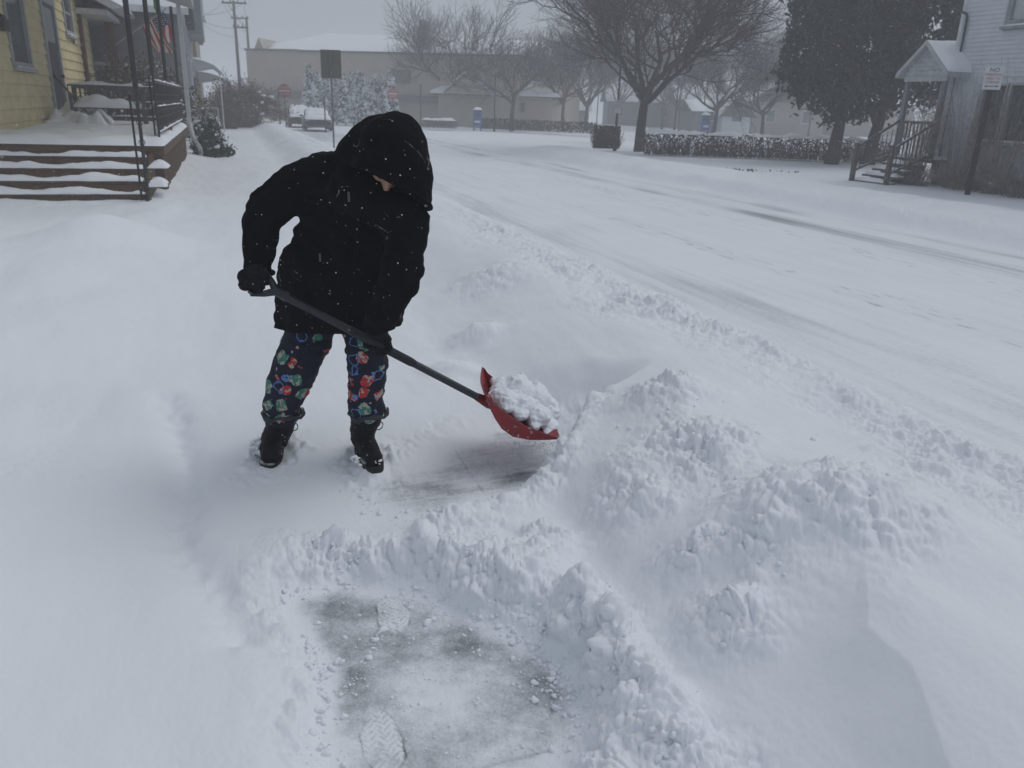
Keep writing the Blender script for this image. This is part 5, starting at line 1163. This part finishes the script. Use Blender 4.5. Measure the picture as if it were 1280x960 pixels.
def ell(px, py, Y, rx, ry, rz):
    p = Q(px, py, Y); k = mpp(p); return ('b', p, (rx*k, ry, rz*k))
porg = Q(405, 575, 3.15); porg.z = .06
M_SKIN = mat('skin', (.42, .23, .17), .5, .08, 20.)
M_COAT = mat('black_parka', (.0022, .0024, .0038), .95, .3, 8., .004, 60., dust=0., specks=.2, streak=True)
M_LIN = mat('black_lining', (.004, .004, .005), .95, .2, 30.)
M_BOOT = mat('black_boot_leather', (.010, .011, .014), .65, .3, 20., .002, 60., dust=.04, specks=.1)
M_SOLE = mat('boot_sole', (.015, .015, .015), .85, .2, 20., dust=.12)
M_GLOVE = mat('black_knit_glove', (.010, .011, .014), .9, .35, 60., .002, 250., specks=.1)
for m_ in (M_COAT, M_GLOVE, M_BOOT): m_.node_tree.nodes['Principled BSDF'].inputs['Specular IOR Level'].default_value = .12
# the head looks down at the blade
hc = Q(490, 202, 2.97); fd = Vector((-.12, -.55, -.82)).normalized(); hl = Vector((-.86, .1, .5)); hl = (hl-fd*hl.dot(fd)).normalized(); hu = hl.cross(fd)
def hp(f, u, l=0.): return hc+fd*f+hu*u+hl*l
K = []
K += [('b', hp(-.015, .02), (.075, .08, .08)), ('b', hp(.0, .0), (.072, .072, .085)), ('b', hp(.025, -.055), .055), ('b', hp(.045, -.085), .034), ('b', hp(.055, .035), .048)]
K += [('l', [hp(.078, .03), hp(.10, .0), hp(.106, -.012)], [.011, .014, .016]), ('b', hp(.092, -.012, .012), .010), ('b', hp(.092, -.012, -.012), .010)]
K += [('b', hp(.062, -.005, .036), .026), ('b', hp(.062, -.005, -.036), .026), ('l', [hp(.076, -.042, -.022), hp(.084, -.042, 0), hp(.076, -.042, .022)], [.007, .009, .007]), ('l', [hp(.074, -.054, -.018), hp(.081, -.055, 0), hp(.074, -.054, .018)], [.007, .009, .007])]
K += [('l', [hp(.074, .052, -.034), hp(.08, .054, -.01)], [.008, .008]), ('l', [hp(.074, .052, .034), hp(.08, .054, .01)], [.008, .008])]
K += [('b', hp(-.01, -.005, .078), (.012, .022, .028)), ('b', hp(-.01, -.005, -.078), (.012, .022, .028))]
neck = Q(462, 236, 3.06)
K += [('l', [hp(-.02, -.04), neck, Q(450, 262, 3.15)], [.055, .056, .08])]
K += [('l', [Q(450, 262, 3.15), Q(440, 320, 3.24), Q(425, 375, 3.32)], [(.15, .11, .1), (.14, .11, .12), (.125, .095, .07)])]
K += [limb([(395, 232, 3.12, 20), (336, 262, 3.08, 17), (323, 326, 3.0, 11), (322, 340, 2.97, 7)])]
K += [limb([(505, 268, 3.02, 20), (502, 338, 2.92, 16), (476, 398, 2.98, 11), (473, 408, 3.01, 7)])]
K += [limb([(398, 385, 3.33, 24), (371, 455, 3.25, 21), (351, 520, 3.27, 15), (345, 546, 3.32, 9)])]
K += [limb([(448, 385, 3.33, 23), (458, 455, 3.22, 20), (456, 520, 3.25, 15), (454, 545, 3.30, 9)])]
person = blobs('person', K, .0085, M_SKIN, None, porg, 2); person.location = porg
tag(person, 'person in black hooded parka and patterned pants bending over a red snow shovel', 'person')
for sg in (-1, 1):
    mb = MB(person, tuple(porg)); mb.ball(hp(.078, .022, .031*sg), .0125, 12, 8); e = mb.build('eye', mat('eye_white', (.6, .58, .56), .2, .02), None, True)
    mb = MB(person, tuple(porg)); mb.ball(hp(.0865, .021, .031*sg), .006, 8, 6); mb.build('iris', M_LIN, e)
hr = blobs('hair', [('b', hp(-.03, .025), (.080, .082, .080)), ('b', hp(-.055, -.02), (.076, .06, .072))], .008, mat('brown_hair', (.06, .035, .02), .7, .4, 30.), person, porg, 2)
# coat: body, shoulders and sleeves
def bodyring(px, py, Y, half, dep, rz=26): return ell(px, py, Y, half, dep, rz)
C = []
prof = [(436, 3.30, 420, 84, .185), (412, 3.30, 422, 82, .185), (398, 3.30, 424, 83, .185), (380, 3.295, 426, 85, .185), (355, 3.285, 430, 87, .185), (330, 3.265, 432, 87, .185), (300, 3.235, 438, 79, .175), (275, 3.20, 447, 76, .165), (250, 3.16, 452, 76, .150), (230, 3.12, 448, 66, .13), (216, 3.09, 448, 48, .11)]
for i in range(len(prof)-1):
    (y0, Y0, x0, h0, d0), (y1, Y1, x1, h1, d1) = prof[i], prof[i+1]
    for j in range(5):
        f = j/5; C.append(ell(x0+(x1-x0)*f, y0+(y1-y0)*f, Y0+(Y1-Y0)*f, h0+(h1-h0)*f, d0+(d1-d0)*f, 15))
C += [limb([(405, 222, 3.13, 32), (372, 236, 3.12, 31), (338, 258, 3.08, 29), (328, 276, 3.06, 25), (325, 305, 3.03, 22), (322, 338, 2.99, 18)])]
C += [limb([(430, 222, 3.10, 34), (405, 224, 3.12, 33)])]
C += [limb([(490, 250, 3.08, 34), (506, 275, 3.0, 33), (505, 315, 2.93, 29), (498, 350, 2.92, 28), (483, 385, 2.97, 23), (474, 405, 3.0, 19)])]
C += [limb([(470, 256, 2.98, 30), (500, 268, 2.95, 30), (520, 270, 2.98, 20)]), limb([(440, 236, 3.02, 34), (466, 252, 2.98, 32)])]     # collar
coat = blobs('parka', C, .010, M_COAT, person, porg, 4, .016, 7., 3)
# sharp hem: the bottom of the coat is cut level and shows its lining
hem = Q(423, 417, 3.13)-porg; cut_plane(coat, hem, Vector((.05, 0, -1)).normalized())
# raised seams, zip and pockets
mb = MB(person, tuple(porg))
zl = [Q(452, 262, 2.90), Q(447, 300, 2.985), Q(441, 340, 3.045), Q(437, 380, 3.08), Q(434, 408, 3.10)]
mb.tube(zl, .006, 5); mb.build('front_zip', M_COAT, coat)
for (px, py, Y, h) in ((400, 322, 3.02, 5), (436, 246, 2.86, 6)):
    p = Q(px, py, Y); k = mpp(p); mb = MB(person, tuple(porg)); mb.box(p.x-.0035, p.y-.004, p.z-h*k, p.x+.0035, p.y+.002, p.z+h*k); mb.build('zip_pull', mat('grey_zip_pull', (.07, .075, .08), .4, .1), coat)
# hood: a shell open towards the face
Hh = []
for (px, py, Y, rx, ry, rz) in [(494, 198, 3.0, 46, .165, 56), (497, 172, 3.0, 33, .13, 34), (476, 178, 3.02, 34, .13, 35), (512, 222, 2.96, 31, .13, 48), (508, 250, 2.96, 35, .12, 26), (462, 195, 3.03, 40, .14, 34), (440, 212, 3.06, 38, .13, 28), (488, 225, 2.93, 40, .12, 30), (460, 180, 3.03, 28, .12, 28), (446, 193, 3.03, 30, .12, 26), (432, 206, 3.06, 28, .12, 20), (488, 186, 2.96, 42, .14, 42), (480, 205, 2.97, 44, .14, 34)]: Hh.append(ell(px, py, Y, rx, ry, rz))
hood = blobs('hood', Hh, .0085, M_COAT, person, porg, 22, .006, 6., 8)
HCUT = Q(487, 225, 2.80)-porg; HN = Vector((-.42, -.30, -.86)).normalized()
bm = bmesh.new(); bm.from_mesh(hood.data); bmesh.ops.bisect_plane(bm, geom=bm.verts[:]+bm.edges[:]+bm.faces[:], plane_co=HCUT, plane_no=HN, clear_outer=True)
rim = [e for e in bm.edges if e.is_boundary]; rimv = [(e.verts[0].co.copy(), e.verts[1].co.copy()) for e in rim]; bm.to_mesh(hood.data); bm.free()
hood.data.polygons.foreach_set('use_smooth', [True]*len(hood.data.polygons))
md = hood.modifiers.new('cloth_thickness', 'SOLIDIFY'); md.thickness = .022; md.offset = -1
# padded brim following the opening
cen = sum((a for a, b in rimv), Vector())/max(1, len(rimv)); e1 = HN.cross(Vector((0, 1, 0))).normalized(); e2 = HN.cross(e1)
byang = {}
for a, b in rimv:
    d = a-cen; k = int((math.atan2(d.dot(e2), d.dot(e1))+math.pi)/(2*math.pi)*48) % 48
    if k not in byang or d.length > (byang[k]-cen).length: byang[k] = a
ring = [byang[k] for k in sorted(byang)]; ring.append(ring[0]); ring.append(ring[1])
mb = MB(None); mb.tube([r_-HN*.006 for r_ in ring], .013, 8, False); mb.build('brim', M_COAT, hood, True)
# seams on the hood where snow has caught
def seam(name, pts, r, m, par, Yf, wob=2.):
    """a line laid on the coat surface from above the cloth"""
    pass
# trousers with a bright festive print
def print_mat():
    m, nt, b = nodes('festive_print_fleece'); v = coords(nt, (1, .5, 1))
    base = mixc(nt, ramp(nt, noise(nt, v, 30, 4), .3, .7), (.004, .006, .018), (.006, .009, .028))
    def layer(c, scale, seed, r0, r1, cols, prob, hole=None):
        mp = N(nt, 'ShaderNodeMapping'); mp.inputs['Location'].default_value = (seed*1.7, seed*.9, seed*2.3); nt.links.new(v, mp.inputs[0])
        nz = N(nt, 'ShaderNodeTexNoise'); nz.inputs['Scale'].default_value = 24.; nt.links.new(mp.outputs[0], nz.inputs['Vector'])
        dv = N(nt, 'ShaderNodeVectorMath'); dv.operation = 'SCALE'; dv.inputs['Scale'].default_value = .045; nt.links.new(nz.outputs['Color'], dv.inputs[0])
        av = N(nt, 'ShaderNodeVectorMath'); av.operation = 'ADD'; nt.links.new(mp.outputs[0], av.inputs[0]); nt.links.new(dv.outputs[0], av.inputs[1])
        vo = N(nt, 'ShaderNodeTexVoronoi'); vo.inputs['Scale'].default_value = scale; vo.inputs['Randomness'].default_value = .6; nt.links.new(av.outputs[0], vo.inputs['Vector'])
        sx = N(nt, 'ShaderNodeSeparateXYZ'); nt.links.new(vo.outputs['Color'], sx.inputs[0])
        on = math_(nt, 'LESS_THAN', sx.outputs[0], prob); d = vo.outputs['Distance']
        ins = math_(nt, 'MULTIPLY', on, math_(nt, 'MULTIPLY', math_(nt, 'LESS_THAN', d, r1), math_(nt, 'GREATER_THAN', d, r0)))
        pick = math_(nt, 'GREATER_THAN', sx.outputs[1], .58); pc_ = mixc(nt, pick, cols[0], cols[1])
        if len(cols) > 2:
            blot = math_(nt, 'GREATER_THAN', noise(nt, av.outputs[0], 55., 2), .53); pc_ = mixc(nt, blot, pc_, cols[2])
        return mixc(nt, ins, c, pc_)
    c = layer(base, 13., 3, .0, .40, ((.42, .03, .035), (.03, .19, .14), (.40, .34, .30)), .9)
    c = layer(c, 12., 5, .27, .33, ((.10, .20, .45), (.08, .16, .38)), .7)
    c = layer(c, 26., 9, .0, .2, ((.32, .32, .36), (.30, .05, .05)), .22)
    nt.links.new(c, b.inputs['Base Color']); b.inputs['Roughness'].default_value = .95
    bp = N(nt, 'ShaderNodeBump'); bp.inputs['Strength'].default_value = .5; bp.inputs['Distance'].default_value = .003
    nt.links.new(noise(nt, coords(nt), 120, 3), bp.inputs['Height']); nt.links.new(bp.outputs[0], b.inputs['Normal']); return m
T_ = [limb([(392, 388, 3.32, 34), (384, 425, 3.29, 31.5), (372, 453, 3.25, 30.5), (362, 478, 3.25, 27.5), (354, 500, 3.26, 25), (352, 512, 3.265, 25)]), limb([(448, 388, 3.32, 33), (458, 425, 3.26, 28.5), (459, 460, 3.22, 26), (458, 490, 3.23, 24.5), (458, 510, 3.24, 24)])]
trousers = blobs('trousers', T_, .008, print_mat(), person, porg, 3, .010, 9., 5)
# boots
def boot(L, foot, toe, side):
    b = blobs('boot', [limb(L), ('l', foot, [.050, .052, .050, .043])], .0065, M_BOOT, person, porg, 3, .004, 22., 4)
    d = (foot[-1]-foot[0]); d.z = 0; d.normalize(); w_ = Vector((-d.y, d.x, 0)); c = (foot[0]+foot[-1])/2; hl_ = (foot[-1]-foot[0]).length/2+.055
    mb = MB(person, tuple(porg)); out = []
    for k in range(28):
        a = 2*math.pi*k/28; cx = math.cos(a); sy = math.sin(a); wd = .052*(1+.12*cx); out.append(c+d*(hl_*(abs(cx)**.8)*(1 if cx > 0 else -1))+w_*wd*(abs(sy)**.75)*(1 if sy > 0 else -1))
    zb = min(f.z for f in foot)-.052
    mb.add([(p.x, p.y, zb) for p in out]+[(p.x, p.y, zb+.028) for p in out], [tuple(range(27, -1, -1)), tuple(range(28, 56))]+[(k, (k+1) % 28, 28+(k+1) % 28, 28+k) for k in range(28)]); mb.build('sole', M_SOLE, b)
    # laces up the front and a loop at the side
    top = Q(*L[0][:3]); ank = Q(*L[-1][:3]); fr = (d*.05)
    for k in range(6):
        p = ank.lerp(top, .05+k*.13)+d*(.045+.002*k); mb = MB(person, tuple(porg)); mb.tube([p-w_*.03+Vector((0, 0, .006)), p+d*.012, p+w_*.03-Vector((0, 0, .006))], .003, 5); mb.build('lace', M_LIN, b)
    p = ank.lerp(top, .55)+w_*side*.06+d*.01; mb = MB(person, tuple(porg)); mb.tube([p+Vector((w_.x*side*.022*math.sin(a)*1.0, w_.y*side*.022*math.sin(a), .022*math.cos(a)-.01)) for a in np.linspace(0, 5.6, 12)], .0025, 5); mb.build('lace_loop', M_LIN, b)
    mb = MB(person, tuple(porg)); n_ = 20; R_ = L[0][3]*mpp(top)*1.1
    mb.tube([top+Vector((R_*(1+.08*math.sin(a*3+side+L[0][0]))*math.cos(a), R_*math.sin(a), .008*math.sin(a*4)+.004*math.sin(a*7))) for a in np.linspace(0, 2*math.pi, n_+1)], [.010+.004*math.sin(q*1.9+L[0][0]) for q in range(n_+1)], 8, False); mb.build('boot_cuff', mat('grey_fleece_cuff', (.045, .05, .06), .95, .4, 40., .004, 90., dust=.25), b, True)
    return b
Lf = [Q(343, 555, 3.35), Q(341, 561, 3.28), Q(338, 565, 3.19), Q(337, 569, 3.12)]
for p, z in zip(Lf, (.115, .115, .105, .098)): p.z = z
boot([(353, 516, 3.265, 21.5), (350, 532, 3.28, 18.5), (346, 548, 3.31, 15.5)], Lf, None, 1)
Rf = [Q(453, 555, 3.35), Q(456, 561, 3.28), Q(462, 567, 3.19), Q(467, 571, 3.13)]
for p, z in zip(Rf, (.115, .115, .105, .098)): p.z = z
boot([(459, 516, 3.24, 20.5), (455, 532, 3.26, 17.5), (453, 547, 3.29, 15.5)], Rf, None, 1)
# gloves: palm, four fingers closed round the grip, thumb across
def glove(c, ax, pd, wrist, parent, flip=1, r=.026, name='glove', rf=.0125):
    ax = ax.normalized(); pd = (pd-ax*pd.dot(ax)).normalized(); sd = ax.cross(pd)*flip; L = []
    palm = c+pd*(r+.016)
    L.append(('l', [palm-ax*.032, palm+ax*.032], [(.026, .026, .026), (.027, .027, .027)])); L.append(('l', [wrist+(wrist-palm)*.25, wrist, palm+pd*.012], [.036, .037, .033]))
    for i, (o_, ln, a1) in enumerate(((-.036, .95, 3.4), (-.012, 1., 3.8), (.012, 1.02, 3.7), (.036, .97, 3.2))):
        P = []
        for k in range(6):
            a = .35+(a1-.35)*k/5; rr = (r+rf*.85)*(1.04 if k in (1, 3) else 1); P.append(c+ax*(o_*(1-.05*k/5))+pd*math.cos(a)*rr+sd*math.sin(a)*rr)
        L.append(('l', P, [rf*1.1, rf*1.08, rf*1.05, rf, rf*.97, rf*.85]))
    P = [palm+ax*.038*1, c+ax*.05-sd*(r+.012)+pd*.01, c+ax*.038-sd*(r+.01)-pd*.02, c+ax*.02-sd*(r-.002)-pd*.034]; L.append(('l', P, [.017, .0155, .014, .012]))
    return blobs(name, L, .0045, M_GLOVE, parent, porg, 1, .002, 30., 2)
S0_ = Q(345, 364, 2.90); S1_ = Q(606, 501, 3.33); sd_ = (S1_-S0_).normalized()
hA = Q(321, 352, 2.88); hB = Q(470, 429, 3.09)
hB = S0_+sd_*((hB-S0_).dot(sd_))
gx = Vector((.25, .55, .62)).normalized()      # cross bar of the handle, across the palm
glove(hA+Vector((0, 0, 0)), gx, Vector((-.75, .1, .45)), Q(322, 340, 2.96), person, 1, .018)
glove(hB, sd_, Vector((.35, .35, .9)), Q(474, 408, 3.0), person, -1, .019)
for (P_, r_) in ((Q(322, 341, 2.975), 19), (Q(474, 408, 3.0), 18)):
    k = mpp(P_); mb = MB(person, tuple(porg)); mb.tube([P_+Vector((r_*k*math.cos(a), r_*k*.95*math.sin(a), 0.)) for a in np.linspace(0, 2*math.pi, 21)], .009, 8, False); mb.build('sleeve_cuff', M_COAT, coat, True)

# ================================================================== THE SHOVEL
sh = thing('snow_shovel', S1_, 'snow shovel with red plastic scoop and black shaft held by the person', 'snow shovel'); so_ = tuple(S1_)
M_SHAFT = mat('dark_blue_black_shaft', (.014, .018, .026), .45, .2, 20.)
m, nt_, b_ = nodes('red_plastic'); v_ = coords(nt_); c_ = mixc(nt_, ramp(nt_, noise(nt_, v_, 14, 3), .3, .7), (.27, .012, .018), (.20, .010, .016)); k_ = ramp(nt_, noise(nt_, v_, 30, 5, .7), .60, .68)
nt_.links.new(mixc(nt_, math_(nt_, 'MULTIPLY', k_, .55), c_, SNOW), b_.inputs['Base Color']); b_.inputs['Roughness'].default_value = .5; M_REDP = m
mb = MB(None, so_); mb.tube([S0_, S0_.lerp(S1_, .03), S0_.lerp(S1_, .5), S1_], [.016, .0165, .0165, .0165], 14); shaft = mb.build('shaft', M_SHAFT, sh, True)
# D handle: cross bar and two arms
hA2 = hA; g0, g1 = hA2-gx*.055, hA2+gx*.055
mb = MB(None, so_); mb.tube([g0, g1], .013, 10); hd = mb.build('grip_bar', M_SHAFT, sh, True)
mb = MB(None, so_); mb.tube([S0_+sd_*.05, S0_, S0_*.45+g0*.55+sd_*.01, g0], [.02, .018, .013, .012], 8); mb.build('handle_arm', M_SHAFT, hd, True)
mb = MB(None, so_); mb.tube([S0_+sd_*.05, S0_, S0_*.45+g1*.55+sd_*.01, g1], [.02, .018, .013, .012], 8); mb.build('handle_arm', M_SHAFT, hd, True)
mb = MB(None, so_); mb.tube([S0_+sd_*.34, S0_+sd_*.36, S0_+sd_*.66, S0_+sd_*.68], [.0166, .0195, .0195, .0166], 12); mb.build('shaft_sleeve', mat('foam_sleeve', (.02, .023, .03), .9, .2, 30.), shaft, True)
# blade: profile swept sideways
YN = 3.20+YB; WV = Vector((-.045, .44, .0))
back = [(609, 497), (611, 505), (614, 514), (619, 524), (627, 536), (641, 546), (662, 550), (684, 550), (700, 549)]
front = [(613, 499), (617, 505), (622, 509), (631, 515), (642, 523), (656, 532), (672, 539), (688, 544.5), (700, 548)]
BK = [A(a, b, YN) for a, b in back]; FR = [A(a, b, YN) for a, b in front]
nu = 12; vs = []; 
for j in range(nu+1):
    f = j/nu; bow = math.sin(f*math.pi)
    for i, p in enumerate(BK):
        q = i/(len(BK)-1); d_ = Vector((-.018*bow*(1-q), 0, -.010*bow*(1-q))); vs.append(p+WV*f+d_)
n_ = len(BK); fs_ = [(j*n_+i, j*n_+i+1, (j+1)*n_+i+1, (j+1)*n_+i) for j in range(nu) for i in range(n_-1)]
mb = MB(None, so_); mb.add([tuple(v) for v in vs], fs_); bl = mb.build('scoop', M_REDP, sh, True); md = bl.modifiers.new('wall', 'SOLIDIFY'); md.thickness = .005; md.offset = 1
for j, f in enumerate((0, 1)):
    mb = MB(None, so_); P0 = [b_+WV*f for b_ in BK]; P1 = [q_+WV*f for q_ in FR]; off = Vector((0, .006 if f == 0 else -.006, 0))
    V_ = [tuple(p) for p in P0]+[tuple(p) for p in P1]+[tuple(p+off) for p in P0]+[tuple(p+off) for p in P1]
    F_ = [(i, i+1, n_+i+1, n_+i) for i in range(n_-1)]+[(2*n_+i+1, 2*n_+i, 3*n_+i, 3*n_+i+1) for i in range(n_-1)]+[(n_+i, n_+i+1, 3*n_+i+1, 3*n_+i) for i in range(n_-1)]+[(i+1, i, 2*n_+i, 2*n_+i+1) for i in range(n_-1)]
    mb.add(V_, F_); mb.build('scoop_side', M_REDP, bl)
mb = MB(None, so_); e_ = BK[-1]; mb.tube([e_, e_+WV], .004, 6); mb.build('wear_strip', mat('worn_steel_edge', (.18, .18, .19), .4, .2, metal=.7), bl)
mb = MB(None, so_); mb.tube([S1_-sd_*.05, S1_-sd_*.01, S1_+sd_*.025, BK[2]+WV*.4], [.0185, .024, .03, .02], 10); mb.build('socket', M_REDP, sh, True)
mb = MB(None, so_); 
for f in (.2, .35, .5, .65, .8): mb.tube([p+WV*f-Vector((.004, 0, .004)) for p in BK[1:7]], .004, 4)
mb.build('ribs', M_REDP, bl)
# the load of snow
HL = []; rg_ = np.random.RandomState(5)
for (px, py, dy, r) in [(634, 506, .09, 13), (650, 516, .10, 13), (668, 529, .11, 10), (684, 538, .12, 7), (632, 500, .15, 20), (652, 508, .15, 22), (672, 520, .15, 20), (688, 533, .16, 13), (628, 490, .28, 18), (648, 490, .28, 24), (668, 500, .28, 24), (684, 516, .28, 19), (626, 482, .38, 14), (646, 482, .38, 20), (668, 492, .38, 20), (684, 508, .38, 17), (622, 497, .2, 15)]:
    p = A(px, py, YN+dy); HL.append(('b', p, (r*mpp(p)*.92, .07, r*mpp(p)*.74)))
for i in range(80):
    e = HL[rg_.randint(17)]; u = rg_.normal(0, 1, 3); u /= np.linalg.norm(u); u[2] = abs(u[2]); c_ = Vector([e[1][k]+u[k]*e[2][k]*.93 for k in range(3)]); HL.append(('b', c_, float(rg_.uniform(.006, .020))))
lo = A(650, 540, YN+.2); ld = blobs('snow_load', HL, .0052, M_SNOW, None, lo, 3, .004, 40., 2); ld.location = lo
tag(ld, 'lumpy heap of loose snow lifted on the red shovel scoop', 'snow heap')
# snow knocked onto boots and spilling off the scoop
X = []; R_ = []
for i in range(900):
    a = rg_.rand(); p = A(620+rg_.normal(45, 26), 552+abs(rg_.normal(0, 22)), YN+.1+.25*rg_.rand())
    if p.z > .02: X.append(p[:]); R_.append(rg_.uniform(.0012, .0042)*(1.6 if rg_.rand() < .08 else 1))
sp2 = scatter('spilled_snow', np.array(X), np.array(R_), M_SNOW, I1, .25, 1.); tag(sp2, 'loose snow grains spilling below the shovel scoop', kind='stuff')
X = []; R_ = []
for (px, py, Y, n, s_, r0, r1) in ((326, 562, 3.22, 40, .03, .008, .02), (328, 573, 3.14, 12, .02, .005, .012), (474, 577, 3.09, 7, .015, .003, .007), (448, 575, 3.1, 8, .02, .005, .012)):
    for i in range(n): p = Q(px, py, Y); X.append((p.x+rg_.normal(0, s_), p.y+rg_.normal(0, s_), max(.06, p.z+rg_.normal(0, s_*.7)))); R_.append(rg_.uniform(r0, r1))
sb = scatter('boot_snow', np.array(X), np.array(R_), M_SNOW, I2, .15, .8); tag(sb, 'small clumps of snow clinging around the boots', kind='stuff')
